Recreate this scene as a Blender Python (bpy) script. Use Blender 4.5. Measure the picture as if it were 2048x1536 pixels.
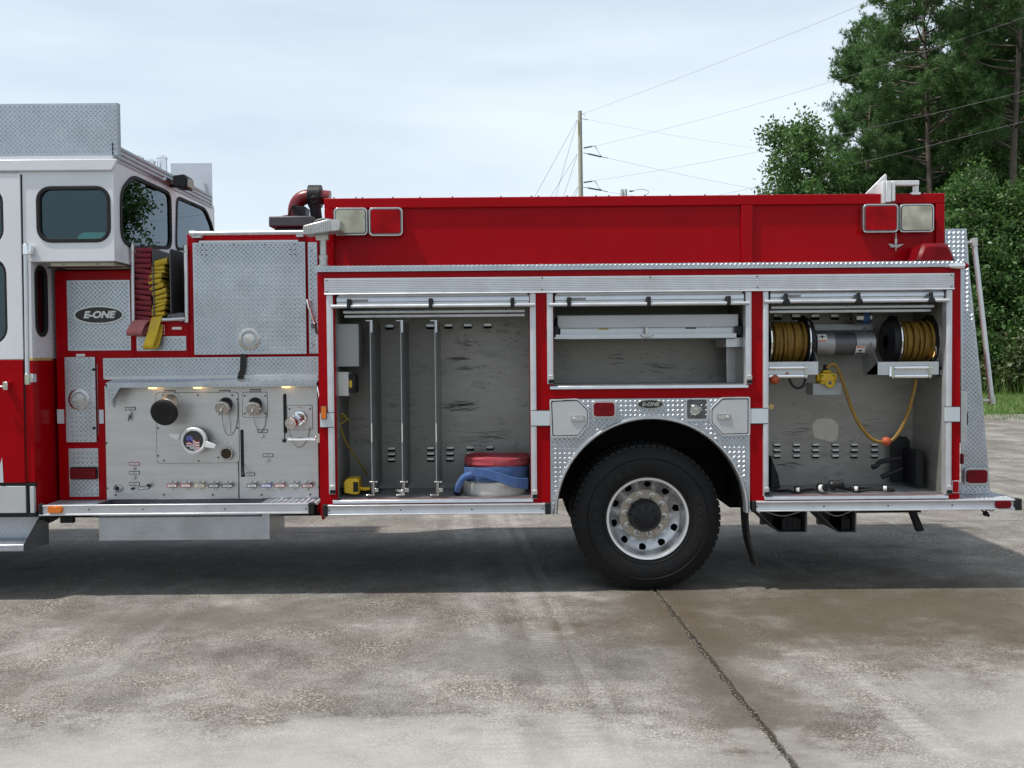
import bpy, bmesh, math, random
import numpy as np
from mathutils import Vector, Matrix, geometry
random.seed(7); RNG = np.random.default_rng(11)
scene = bpy.context.scene
for o in list(bpy.data.objects): bpy.data.objects.remove(o)
C = scene.collection
R = math.radians

# ------------------------------------------------------------------ camera
F_PX, CAM_Y, CAM_H = 1940.0, -7.19, 1.79
PITCH, ROLL = 1.75, 0.48
cam_d = bpy.data.cameras.new('camera'); cam = bpy.data.objects.new('camera', cam_d); C.objects.link(cam)
cam_d.sensor_width = 36.0; cam_d.lens = 36.0 * F_PX / 2048.0
cam_d.clip_start = 0.05; cam_d.clip_end = 3000
CAM_M = Matrix.Rotation(R(90 - PITCH), 3, 'X') @ Matrix.Rotation(R(-ROLL), 3, 'Z')
cam.matrix_world = Matrix.Translation((0, CAM_Y, CAM_H)) @ CAM_M.to_4x4()
scene.camera = cam

# ------------------------------------------------------------------ sky, sun, exposure
SUN_DIR = Vector((-0.41, -0.14, 0.90)).normalized()          # towards the sun
w = bpy.data.worlds.new('World'); scene.world = w; w.use_nodes = True
nt = w.node_tree; nt.nodes.clear()
wo = nt.nodes.new('ShaderNodeOutputWorld'); bg = nt.nodes.new('ShaderNodeBackground')
sky = nt.nodes.new('ShaderNodeTexSky'); sky.sky_type = 'NISHITA'; sky.sun_disc = False
sky.sun_elevation = math.asin(SUN_DIR.z); sky.sun_rotation = math.atan2(SUN_DIR.x, SUN_DIR.y)
sky.air_density = 1.0; sky.dust_density = 1.2; sky.ozone_density = 1.2
tc = nt.nodes.new('ShaderNodeTexCoord')
mp = nt.nodes.new('ShaderNodeMapping'); mp.inputs['Scale'].default_value = (1.1, 1.1, 5.0)
mp.inputs['Location'].default_value = (0.35, 0.2, 0.55)
n1 = nt.nodes.new('ShaderNodeTexNoise'); n1.inputs['Scale'].default_value = 1.0; n1.inputs['Detail'].default_value = 7
n1.inputs['Roughness'].default_value = 0.5; n1.inputs['Distortion'].default_value = 0.25
rp = nt.nodes.new('ShaderNodeValToRGB')
rp.color_ramp.elements[0].position = 0.34; rp.color_ramp.elements[0].color = (0.58, 0.58, 0.58, 1)
rp.color_ramp.elements[1].position = 0.62; rp.color_ramp.elements[1].color = (0.98, 0.98, 0.98, 1)
mx = nt.nodes.new('ShaderNodeMix'); mx.data_type = 'RGBA'
mx.inputs[7].default_value = (8.8, 9.9, 11.0, 1)              # thin bright high cloud
nt.links.new(tc.outputs['Generated'], mp.inputs['Vector']); nt.links.new(mp.outputs[0], n1.inputs['Vector'])
nt.links.new(n1.outputs['Fac'], rp.inputs[0]); nt.links.new(rp.outputs[0], mx.inputs[0])
nt.links.new(sky.outputs[0], mx.inputs[6]); nt.links.new(mx.outputs[2], bg.inputs['Color'])
bg.inputs['Strength'].default_value = 0.1
nt.links.new(bg.outputs[0], wo.inputs['Surface'])
sd = bpy.data.lights.new('sun', 'SUN'); sd.energy = 4.6; sd.angle = R(1.6); sd.color = (1.0, 0.955, 0.88)
so = bpy.data.objects.new('sun', sd); C.objects.link(so)
so.rotation_euler = (-SUN_DIR).to_track_quat('-Z', 'Y').to_euler(); so.location = (-10, -3, 30)
scene.view_settings.view_transform = 'Standard'; scene.view_settings.look = 'None'
scene.view_settings.exposure = 0.0; scene.view_settings.gamma = 1.0; scene.view_settings.use_curve_mapping = False

# ------------------------------------------------------------------ picture measurements -> places
CP = Vector((0, CAM_Y, CAM_H))
def ray(px, py):
    return CAM_M @ Vector(((px - 1024) / F_PX, -(py - 768) / F_PX, -1))
def W(px, py, Y=0.0):                       # on the plane y = Y
    d = ray(px, py); t = (Y - CAM_Y) / d.y; return CP + d * t
def WX(px, py, X):                          # on the plane x = X
    d = ray(px, py); return CP + d * (X / d.x)
def WG(px, py, z=0.0):
    d = ray(px, py); return CP + d * ((z - CAM_H) / d.z)
def WD(px, py, dist):                       # at a distance in front of the camera
    return W(px, py, CAM_Y + dist)
S0 = F_PX / -CAM_Y
def m_(px, Y=0.0): return px * (Y - CAM_Y) / F_PX         # pixel length -> metres at depth Y

# ------------------------------------------------------------------ mesh helpers
def rrect(x0, x1, z0, z1, r, n=5):
    pts = []
    for cx, cz, a0 in ((x1 - r, z1 - r, 0), (x0 + r, z1 - r, 90), (x0 + r, z0 + r, 180), (x1 - r, z0 + r, 270)):
        for k in range(n + 1):
            a = R(a0 + 90 * k / n); pts.append((cx + r * math.cos(a), cz + r * math.sin(a)))
    return pts
def circ(cx, cz, r, n=32, rz=None):
    return [(cx + r * math.cos(2 * math.pi * k / n), cz + (rz or r) * math.sin(2 * math.pi * k / n)) for k in range(n)]
def rpoly(pts, r, n=4):                     # round the corners of a polygon
    out = []; N = len(pts)
    for i in range(N):
        p = Vector(pts[i]); a = Vector(pts[i - 1]) - p; b = Vector(pts[(i + 1) % N]) - p
        d = min(r, a.length * .45, b.length * .45); A = p + a.normalized() * d; B = p + b.normalized() * d
        for k in range(n + 1):
            t = k / n; q = A * (1 - t) ** 2 + p * 2 * t * (1 - t) + B * t * t; out.append((q.x, q.y))
    return out
def inpoly(x, y, P):
    c = False; j = len(P) - 1
    for i in range(len(P)):
        if (P[i][1] > y) != (P[j][1] > y) and x < (P[j][0] - P[i][0]) * (y - P[i][1]) / (P[j][1] - P[i][1]) + P[i][0]: c = not c
        j = i
    return c
def smooth_path(pts, n=6):
    P = [Vector(p) for p in pts]; out = []
    for i in range(len(P) - 1):
        p0 = P[max(i - 1, 0)]; p1 = P[i]; p2 = P[i + 1]; p3 = P[min(i + 2, len(P) - 1)]
        for k in range(n):
            t = k / n
            out.append(0.5 * ((2 * p1) + (p2 - p0) * t + (2 * p0 - 5 * p1 + 4 * p2 - p3) * t * t + (3 * p1 - p0 - 3 * p2 + p3) * t ** 3))
    out.append(P[-1]); return out
def origin(o):
    v = Vector((0, 0, 0))
    while o is not None: v += o.location; o = o.parent
    return v
class MB:
    def __init__(s): s.v = []; s.f = []
    def add(s, vs, fs):
        b = len(s.v); s.v += [tuple(p) for p in vs]; s.f += [tuple(i + b for i in f) for f in fs]; return s
    def box(s, x0, x1, y0, y1, z0, z1):
        if x0 > x1: x0, x1 = x1, x0
        if y0 > y1: y0, y1 = y1, y0
        if z0 > z1: z0, z1 = z1, z0
        vs = [(x, y, z) for z in (z0, z1) for y in (y0, y1) for x in (x0, x1)]
        return s.add(vs, [(0, 2, 3, 1), (4, 5, 7, 6), (0, 1, 5, 4), (2, 6, 7, 3), (0, 4, 6, 2), (1, 3, 7, 5)])
    def px(s, px0, py0, px1, py1, y0, y1):  # a box whose front face is measured in the picture
        a = W(px0, py0, y0); b = W(px1, py1, y0); return s.box(a.x, b.x, y0, y1, b.z, a.z)
    def prism(s, poly, holes, a0, a1, axis='y'):
        loops = [poly] + list(holes or [])
        flat = [p for l in loops for p in l]; n = len(flat)
        tris = geometry.tessellate_polygon([[Vector((p[0], p[1], 0)) for p in l] for l in loops])
        def mk(p, a): return (p[0], a, p[1]) if axis == 'y' else ((a, p[0], p[1]) if axis == 'x' else (p[0], p[1], a))
        vs = [mk(p, a0) for p in flat] + [mk(p, a1) for p in flat]
        fs = [tuple(t) for t in tris] + [tuple(i + n for i in reversed(t)) for t in tris]; b = 0
        for l in loops:
            m = len(l)
            for i in range(m): fs.append((b + i, b + (i + 1) % m, b + (i + 1) % m + n, b + i + n))
            b += m
        return s.add(vs, fs)
    def frame(s, N): return N
    def cyl(s, p0, p1, r0, r1=None, n=16, caps=True):
        r1 = r0 if r1 is None else r1
        p0 = Vector(p0); p1 = Vector(p1); d = (p1 - p0).normalized()
        u = d.orthogonal().normalized(); v = d.cross(u)
        vs = []
        for p, r in ((p0, r0), (p1, r1)):
            vs += [p + (u * math.cos(2 * math.pi * k / n) + v * math.sin(2 * math.pi * k / n)) * r for k in range(n)]
        fs = [(k, (k + 1) % n, n + (k + 1) % n, n + k) for k in range(n)]
        if caps: fs += [tuple(range(n - 1, -1, -1)), tuple(range(n, 2 * n))]
        return s.add(vs, fs)
    def tube(s, pts, r, n=8, sm=0):
        P = smooth_path(pts, sm) if sm else [Vector(p) for p in pts]
        m = len(P); T = [(P[min(i + 1, m - 1)] - P[max(i - 1, 0)]).normalized() for i in range(m)]
        u = T[0].orthogonal().normalized(); vs = []
        for i in range(m):
            u = (u - T[i] * u.dot(T[i])).normalized(); v = T[i].cross(u)
            rr = r[min(i, len(r) - 1)] if isinstance(r, (list, tuple)) else r
            vs += [P[i] + (u * math.cos(2 * math.pi * k / n) + v * math.sin(2 * math.pi * k / n)) * rr for k in range(n)]
        fs = [(i * n + k, i * n + (k + 1) % n, (i + 1) * n + (k + 1) % n, (i + 1) * n + k) for i in range(m - 1) for k in range(n)]
        fs += [tuple(range(n - 1, -1, -1)), tuple(range((m - 1) * n, m * n))]
        return s.add(vs, fs)
    def lathe(s, c, ax, prof, n=32, close=False):   # prof: (radius, distance along the axis)
        c = Vector(c); d = Vector(ax).normalized(); u = d.orthogonal().normalized(); v = d.cross(u); vs = []
        for r, h in prof:
            vs += [c + d * h + (u * math.cos(2 * math.pi * k / n) + v * math.sin(2 * math.pi * k / n)) * r for k in range(n)]
        m = len(prof)
        fs = [(i * n + k, i * n + (k + 1) % n, (i + 1) * n + (k + 1) % n, (i + 1) * n + k) for i in range(m - 1) for k in range(n)]
        if close: fs += [tuple(range(n - 1, -1, -1)), tuple(range((m - 1) * n, m * n))]
        return s.add(vs, fs)
    def ball(s, c, r, n=12, sq=(1, 1, 1)):
        c = Vector(c); vs = []; fs = []; m = n // 2
        for i in range(m + 1):
            t = math.pi * i / m
            for k in range(n):
                a = 2 * math.pi * k / n
                vs.append(c + Vector((r * sq[0] * math.sin(t) * math.cos(a), r * sq[1] * math.sin(t) * math.sin(a), r * sq[2] * math.cos(t))))
        fs = [(i * n + k, i * n + (k + 1) % n, (i + 1) * n + (k + 1) % n, (i + 1) * n + k) for i in range(m) for k in range(n)]
        return s.add(vs, fs)
    def bolt(s, px, py, Y, r=.006, h=.004):
        p = W(px, py, Y); return s.lathe(p, (0, -1, 0), [(r, -.001), (r, h * .5), (r * .6, h), (.0003, h)], 10)
    def loz(s, O, U, V, poly, N, pitch=.035, L=.0155, wd=.0044, h=.0036, ang=40):
        O = Vector(O); U = Vector(U); V = Vector(V); N = Vector(N)
        us = [p[0] for p in poly]; vs_ = [p[1] for p in poly]
        for q, (ou, ov, an) in enumerate(((0, 0, ang), (pitch / 2, pitch / 2, -ang))):
            ca, sa = math.cos(R(an)), math.sin(R(an))
            i0 = int(min(us) / pitch) - 1; i1 = int(max(us) / pitch) + 2; j0 = int(min(vs_) / pitch) - 1; j1 = int(max(vs_) / pitch) + 2
            for i in range(i0, i1):
                for j in range(j0, j1):
                    u = i * pitch + ou; v = j * pitch + ov
                    if not (inpoly(u + ca * L, v + sa * L, poly) and inpoly(u - ca * L, v - sa * L, poly)): continue
                    def P(a, b, hh): return O + U * (u + ca * a - sa * b) + V * (v + sa * a + ca * b) + N * hh
                    s.add([P(-L, 0, -.0002), P(0, -wd, -.0002), P(L, 0, -.0002), P(0, wd, -.0002), P(-L * .45, 0, h), P(L * .45, 0, h)],
                          [(0, 1, 4), (1, 5, 4), (1, 2, 5), (2, 3, 5), (3, 4, 5), (3, 0, 4)])
        return s
    def plate(s, poly, Y0, th=.006, holes=None):         # diamond plate facing the camera, poly in (x, z)
        s.prism(poly, holes, Y0, Y0 + th)
        return s.loz((0, Y0, 0), (1, 0, 0), (0, 0, 1), poly, (0, -1, 0))
    def build(s, name, mat, parent=None, bevel=0, label=None, cat=None, group=None, kind=None, sharp=38, seg=2):
        if parent is not None and name in EACH and not getattr(s, 'one', False):
            for p in list(s.pieces()): p.one = True; o = p.build(name, mat, parent, bevel, label, None, None, None, sharp, seg)
            return o
        me = bpy.data.meshes.new(name)
        if parent is not None: off = origin(parent)
        else:
            a = np.array(s.v); off = Vector(((a[:, 0].min() + a[:, 0].max()) / 2, (a[:, 1].min() + a[:, 1].max()) / 2, a[:, 2].min()))
        me.from_pydata([(p[0] - off.x, p[1] - off.y, p[2] - off.z) for p in s.v], [], s.f)
        bm = bmesh.new(); bm.from_mesh(me); bmesh.ops.recalc_face_normals(bm, faces=bm.faces); bm.to_mesh(me); bm.free()
        me.polygons.foreach_set('use_smooth', [True] * len(me.polygons)); me.set_sharp_from_angle(angle=R(sharp))
        me.materials.append(M[mat])
        o = bpy.data.objects.new(name, me); C.objects.link(o); o.parent = parent
        if parent is None: o.location = off
        if bevel:
            b = o.modifiers.new('bevel', 'BEVEL'); b.width = bevel; b.segments = seg; b.limit_method = 'ANGLE'; b.angle_limit = R(40)
            b.harden_normals = False
        tag(o, label, cat, group, kind)
        if parent is not None and name in FINE: o['kind'] = 'stuff'
        return o
    def pieces(s):
        up = list(range(len(s.v)))
        def find(a):
            while up[a] != a: up[a] = up[up[a]]; a = up[a]
            return a
        for f in s.f:
            r = find(f[0])
            for i in f[1:]: up[find(i)] = r
        out = {}
        for f in s.f: out.setdefault(find(f[0]), []).append(f)
        for fs in out.values():
            ids = sorted({i for f in fs for i in f}); mp_ = {a: b for b, a in enumerate(ids)}; m = MB()
            m.v = [s.v[i] for i in ids]; m.f = [tuple(mp_[i] for i in f) for f in fs]; yield m
# fittings too small to pick apart one by one stay joined
FINE = {'screw', 'rivet', 'rail_bolt', 'panel_bolt', 'latch_screw', 'top_screw', 'flag_star', 'socket_pin', 'cooling_fin', 'box_screw', 'plate_text', 'tag_text', 'sidewall_lettering', 'badge_lettering', 'sticker_lettering', 'stripe_edging', 'hose_bed_label', 'wound_cord'}
EACH = {'backing_plate', 'reflective_stripe', 'name_tag', 'rocker_panel', 'rail_fitting', 'hose_tray_rail', 'control_knob', 'panel_lamp', 'reel_rim', 'connector_face', 'cable_connector', 'rubber_bumper', 'insulator', 'reel_drive', 'rail_end_cap', 'crew_seat', 'rail_bracket', 'tray_bracket', 'siren_horn', 'transformer_can', 'flag_stripe', 'toggle_knob', 'door_slat'}
def tag(o, label=None, cat=None, group=None, kind=None):
    if label: o['label'] = label
    if cat: o['category'] = cat
    if group: o['group'] = group
    if kind: o['kind'] = kind
    return o
def thing(name, label, cat, loc, group=None):
    o = bpy.data.objects.new(name, None); o.empty_display_size = .2; C.objects.link(o); o.location = loc
    return tag(o, label, cat, group)
def text_mb(txt, p, U, V, N, size, depth=.002, shear=0, bold=0, sx=1.0, align='CENTER'):
    cu = bpy.data.curves.new('t', 'FONT'); cu.body = txt; cu.size = 1; cu.align_x = align; cu.align_y = 'CENTER'
    cu.shear = shear; cu.offset = bold; cu.extrude = 0; cu.resolution_u = 3
    ob = bpy.data.objects.new('t', cu); C.objects.link(ob)
    me = bpy.data.meshes.new_from_object(ob.evaluated_get(bpy.context.evaluated_depsgraph_get()))
    mb = MB(); p = Vector(p); U = Vector(U); V = Vector(V); N = Vector(N)
    mb.add([p + U * v.co.x * size * sx + V * v.co.y * size + N * depth for v in me.vertices], [tuple(f.vertices) for f in me.polygons])
    bpy.data.objects.remove(ob); bpy.data.meshes.remove(me); bpy.data.curves.remove(cu); return mb
XV, ZV, NV = Vector((1, 0, 0)), Vector((0, 0, 1)), Vector((0, -1, 0))

# ------------------------------------------------------------------ materials
M = {}
def nodes(name):
    m = bpy.data.materials.new(name); m.use_nodes = True; M[name] = m
    t = m.node_tree; b = t.nodes['Principled BSDF']; return m, t, b
def nn(t, kind, **kw):
    n = t.nodes.new(kind)
    for k, v in kw.items():
        if k in n.inputs: n.inputs[k].default_value = v
        else: setattr(n, k, v)
    return n
def ramp(t, src, stops):
    r = t.nodes.new('ShaderNodeValToRGB'); e = r.color_ramp.elements
    while len(e) < len(stops): e.new(0.5)
    for i, (p, c) in enumerate(stops): e[i].position = p; e[i].color = (c, c, c, 1) if not isinstance(c, tuple) else c + (1,)
    t.links.new(src, r.inputs[0]); return r.outputs[0]
def mixc(t, fac, a, b, mode='MIX'):
    m = t.nodes.new('ShaderNodeMix'); m.data_type = 'RGBA'; m.blend_type = mode
    for s, i in ((fac, 0), (a, 6), (b, 7)):
        if hasattr(s, 'is_linked'): t.links.new(s, m.inputs[i])
        else: m.inputs[i].default_value = s if i == 0 else tuple(s) + (1,)
    return m.outputs[2]
def simple(name, col, rough=.5, metal=0, var=.18, vs=6, dirt=None, dirt_amt=.3, bump=0, bs=60, coat=0, stretch=None, spec=None):
    m, t, b = nodes(name)
    co = nn(t, 'ShaderNodeTexCoord').outputs['Object']
    if stretch:
        mpn = nn(t, 'ShaderNodeMapping', Scale=stretch); t.links.new(co, mpn.inputs[0]); co = mpn.outputs[0]
    n = nn(t, 'ShaderNodeTexNoise', Scale=vs, Detail=6, Roughness=.6); t.links.new(co, n.inputs['Vector'])
    lo = tuple(c * (1 - var) for c in col); hi = tuple(min(1, c * (1 + var)) for c in col)
    c = mixc(t, ramp(t, n.outputs['Fac'], [(.3, 0.), (.7, 1.)]), lo, hi)
    if dirt:
        n2 = nn(t, 'ShaderNodeTexNoise', Scale=vs * .45, Detail=9, Roughness=.7); t.links.new(co, n2.inputs['Vector'])
        c = mixc(t, ramp(t, n2.outputs['Fac'], [(.48, 0.), (.75, dirt_amt)]), c, dirt)
    t.links.new(c, b.inputs['Base Color'])
    b.inputs['Metallic'].default_value = metal
    t.links.new(ramp(t, n.outputs['Fac'], [(.25, max(.03, rough * .8)), (.75, min(1, rough * 1.2))]), b.inputs['Roughness'])
    if coat: b.inputs['Coat Weight'].default_value = coat; b.inputs['Coat Roughness'].default_value = .05
    if spec is not None: b.inputs['Specular IOR Level'].default_value = spec
    if bump:
        n3 = nn(t, 'ShaderNodeTexNoise', Scale=bs, Detail=4); t.links.new(co, n3.inputs['Vector'])
        bp = nn(t, 'ShaderNodeBump', Strength=bump, Distance=.002); t.links.new(n3.outputs['Fac'], bp.inputs['Height']); t.links.new(bp.outputs[0], b.inputs['Normal'])
    return m
RED = (.295, .0006, .004)
simple('red_paint', RED, .24, 0, .06, 3, (.30, .006, .010), .2, coat=.0, spec=.10)
simple('white_paint', (.63, .64, .67), .28, 0, .04, 2, (.5, .48, .45), .15, coat=.3)
simple('grey_paint', (.30, .31, .31), .4, 0, .06, 5, (.3, .28, .25), .3)
simple('light_grey_paint', (.44, .45, .46), .38, 0, .05, 5, (.35, .33, .3), .25)
simple('gold_stripe', (.55, .40, .16), .4, .3)
simple('diamond_plate', (.46, .49, .53), .36, .95, .10, 5, (.26, .255, .25), .35)
simple('smooth_aluminium', (.54, .555, .58), .30, .85, .07, 7, (.42, .41, .40), .3)
simple('anodised_rail', (.60, .61, .64), .36, .55, .06, 9, (.4, .38, .36), .35)
simple('brushed_steel', (.56, .56, .56), .38, .8, .07, 4, (.42, .40, .37), .3, stretch=(.6, 1, 5))
simple('chrome', (.80, .80, .81), .10, 1, .05, 8)
simple('dull_chrome', (.50, .49, .47), .26, 1, .12, 14)
simple('cast_metal', (.50, .50, .48), .45, .7, .12, 20)
simple('black_plastic', (.014, .014, .016), .42, 0, .2, 20, spec=.25)
simple('black_rubber', (.014, .014, .015), .62, 0, .2, 14, (.04, .037, .033), .3, spec=.25)
simple('tyre_rubber', (.0095, .0095, .010), .6, 0, .2, 9, (.020, .018, .016), .4, bump=.15, bs=160, spec=.2)
simple('dark_underside', (.010, .010, .010), .8, 0, .3, 8, spec=.15)
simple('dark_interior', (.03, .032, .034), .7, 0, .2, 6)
simple('cream_trim', (.42, .38, .30), .5, 0, .1, 5)
simple('dark_steel', (.10, .10, .105), .45, .5, .2, 10)
simple('grey_divider', (.36, .365, .37), .45, .6, .1, 7, (.16, .16, .16), .35)
simple('white_plastic', (.62, .62, .60), .5, 0, .06, 9, (.4, .38, .33), .3)
simple('slate_plastic', (.045, .052, .062), .5, 0, .15, 9)
simple('yellow_plastic', (.62, .40, .01), .42, 0, .1, 12, (.2, .13, .02), .35)
simple('yellow_cord', (.20, .11, .010), .6, 0, .25, 30, (.08, .05, .02), .5)
simple('yellow_rope', (.24, .17, .015), .8, 0, .25, 40)
simple('orange_rubber', (.36, .06, .014), .55, 0, .2, 30, (.2, .06, .03), .5)
simple('red_hose', (.22, .022, .035), .85, 0, .22, 22, (.12, .06, .06), .6, bump=.3, bs=300)
simple('pink_hose', (.36, .12, .12), .85, 0, .22, 22, (.22, .12, .11), .6, bump=.3, bs=300)
simple('yellow_hose', (.55, .38, .025), .85, 0, .2, 16, (.30, .24, .09), .7, bump=.3, bs=300)
simple('blue_hose', (.045, .10, .25), .85, 0, .2, 18, (.12, .16, .28), .6, bump=.3, bs=300)
simple('white_hose', (.50, .49, .46), .85, 0, .12, 10, (.24, .22, .20), .7, bump=.3, bs=300)
simple('red_coil_hose', (.36, .045, .06), .85, 0, .2, 18, (.25, .10, .10), .6, bump=.3, bs=300)
simple('label_white', (.62, .62, .60), .5, 0, .04)
simple('label_black', (.02, .02, .02), .5)
simple('label_red', (.28, .015, .015), .5)
simple('label_grey', (.25, .25, .25), .5)
simple('label_blue', (.03, .05, .28), .5)
simple('label_orange', (.6, .12, .02), .5)
simple('reflective_white', (.50, .54, .57), .4, 0, .03)
simple('amber_lens', (.65, .16, .01), .2, 0, .15, 40, coat=.5)
simple('concrete_joint', (.03, .026, .02), .95, 0, .4, 40, bump=.8, bs=80)
simple('joint_grit', (.19, .165, .13), .9, 0, .4, 30)
simple('wood_pole', (.42, .39, .34), .9, 0, .2, 3, stretch=(6, 6, .6))
simple('wire_metal', (.30, .30, .31), .5, .3)
simple('insulator_grey', (.12, .125, .14), .5)
simple('bark_pine', (.11, .085, .07), .95, 0, .45, 7, bump=1., bs=14, stretch=(1, 1, .35))
simple('bark_pale', (.22, .19, .16), .95, 0, .35, 7, bump=.8, bs=18)
simple('dead_wood', (.25, .21, .17), .9, 0, .3, 9)
simple('silver_paint', (.66, .66, .66), .42, .35, .08, 20, (.4, .38, .35), .3, bump=.3, bs=40)
simple('floor_matting', (.24, .24, .24), .55, .5, .2, 12, (.12, .11, .10), .5)

def lens(name, col, glow=0):
    m, t, b = nodes(name)
    co = nn(t, 'ShaderNodeTexCoord').outputs['Object']
    wv = nn(t, 'ShaderNodeTexWave', Scale=55, Distortion=0.4); wv.bands_direction = 'Z'; t.links.new(co, wv.inputs['Vector'])
    n = nn(t, 'ShaderNodeTexNoise', Scale=9, Detail=3); t.links.new(co, n.inputs['Vector'])
    t.links.new(mixc(t, ramp(t, n.outputs['Fac'], [(.35, 0.), (.7, 1.)]), tuple(c * .6 for c in col), col), b.inputs['Base Color'])
    b.inputs['Roughness'].default_value = .3; b.inputs['Specular IOR Level'].default_value = .12
    b.inputs['Subsurface Weight'].default_value = .25; b.inputs['Subsurface Radius'].default_value = (.02, .008, .008)
    bp = nn(t, 'ShaderNodeBump', Strength=.25, Distance=.002); t.links.new(wv.outputs['Fac'], bp.inputs['Height']); t.links.new(bp.outputs[0], b.inputs['Normal'])
lens('red_lens', (.36, .002, .006)); lens('beacon_lens', (.20, .004, .008)); lens('clear_lens', (.50, .49, .40)); lens('dark_red_lens', (.20, .006, .012))
def emit(name, col, s):
    m, t, b = nodes(name); b.inputs['Base Color'].default_value = col + (1,)
    b.inputs['Emission Color'].default_value = col + (1,); b.inputs['Emission Strength'].default_value = s
emit('warm_lamp', (1., .62, .25), 2.5)
def glass(name, tint, rough=0.):
    m = bpy.data.materials.new(name); m.use_nodes = True; M[name] = m; t = m.node_tree; t.nodes.clear()
    out = nn(t, 'ShaderNodeOutputMaterial'); tr = nn(t, 'ShaderNodeBsdfTransparent', Color=tint + (1,))
    gl = nn(t, 'ShaderNodeBsdfGlossy', Color=(.75, .88, 1, 1), Roughness=rough); fr = nn(t, 'ShaderNodeFresnel', IOR=1.68)
    ms = nn(t, 'ShaderNodeMixShader'); t.links.new(fr.outputs[0], ms.inputs[0]); t.links.new(tr.outputs[0], ms.inputs[1]); t.links.new(gl.outputs[0], ms.inputs[2])
    t.links.new(ms.outputs[0], out.inputs[0])
glass('tinted_glass', (.40, .60, .57))
# bare aluminium compartment lining with black scuffs and rubbed patches
def lining(name, base, scuff, seed):
    m, t, b = nodes(name)
    co = nn(t, 'ShaderNodeTexCoord').outputs['Object']
    mpn = nn(t, 'ShaderNodeMapping', Scale=(1, 1, 3.2)); mpn.inputs['Location'].default_value = (seed, 0, seed * .7); t.links.new(co, mpn.inputs[0])
    n1 = nn(t, 'ShaderNodeTexNoise', Scale=2.2, Detail=8, Roughness=.65); t.links.new(mpn.outputs[0], n1.inputs['Vector'])
    n2 = nn(t, 'ShaderNodeTexNoise', Scale=9, Detail=10, Roughness=.78, Distortion=.9); t.links.new(mpn.outputs[0], n2.inputs['Vector'])
    n4 = nn(t, 'ShaderNodeTexNoise', Scale=2.6, Detail=2); t.links.new(co, n4.inputs['Vector'])
    c = mixc(t, ramp(t, n1.outputs['Fac'], [(.3, 0.), (.7, 1.)]), tuple(x * .72 for x in base), tuple(min(1, x * 1.15) for x in base))
    gate = ramp(t, n4.outputs['Fac'], [(.52, 0.), (.62, 1.)])
    sc = ramp(t, n2.outputs['Fac'], [(.52, 0.), (.60, scuff)])
    mul = nn(t, 'ShaderNodeMath', operation='MULTIPLY'); t.links.new(gate, mul.inputs[0]); t.links.new(sc, mul.inputs[1])
    c = mixc(t, mul.outputs[0], c, (.03, .032, .04)); t.links.new(c, b.inputs['Base Color'])
    b.inputs['Metallic'].default_value = .45
    t.links.new(ramp(t, n1.outputs['Fac'], [(.3, .38), (.7, .58)]), b.inputs['Roughness'])
lining('compartment_lining', (.30, .29, .265), .4, 0.0)
lining('compartment_lining_scuffed', (.325, .317, .295), .4, 3.3)
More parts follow.
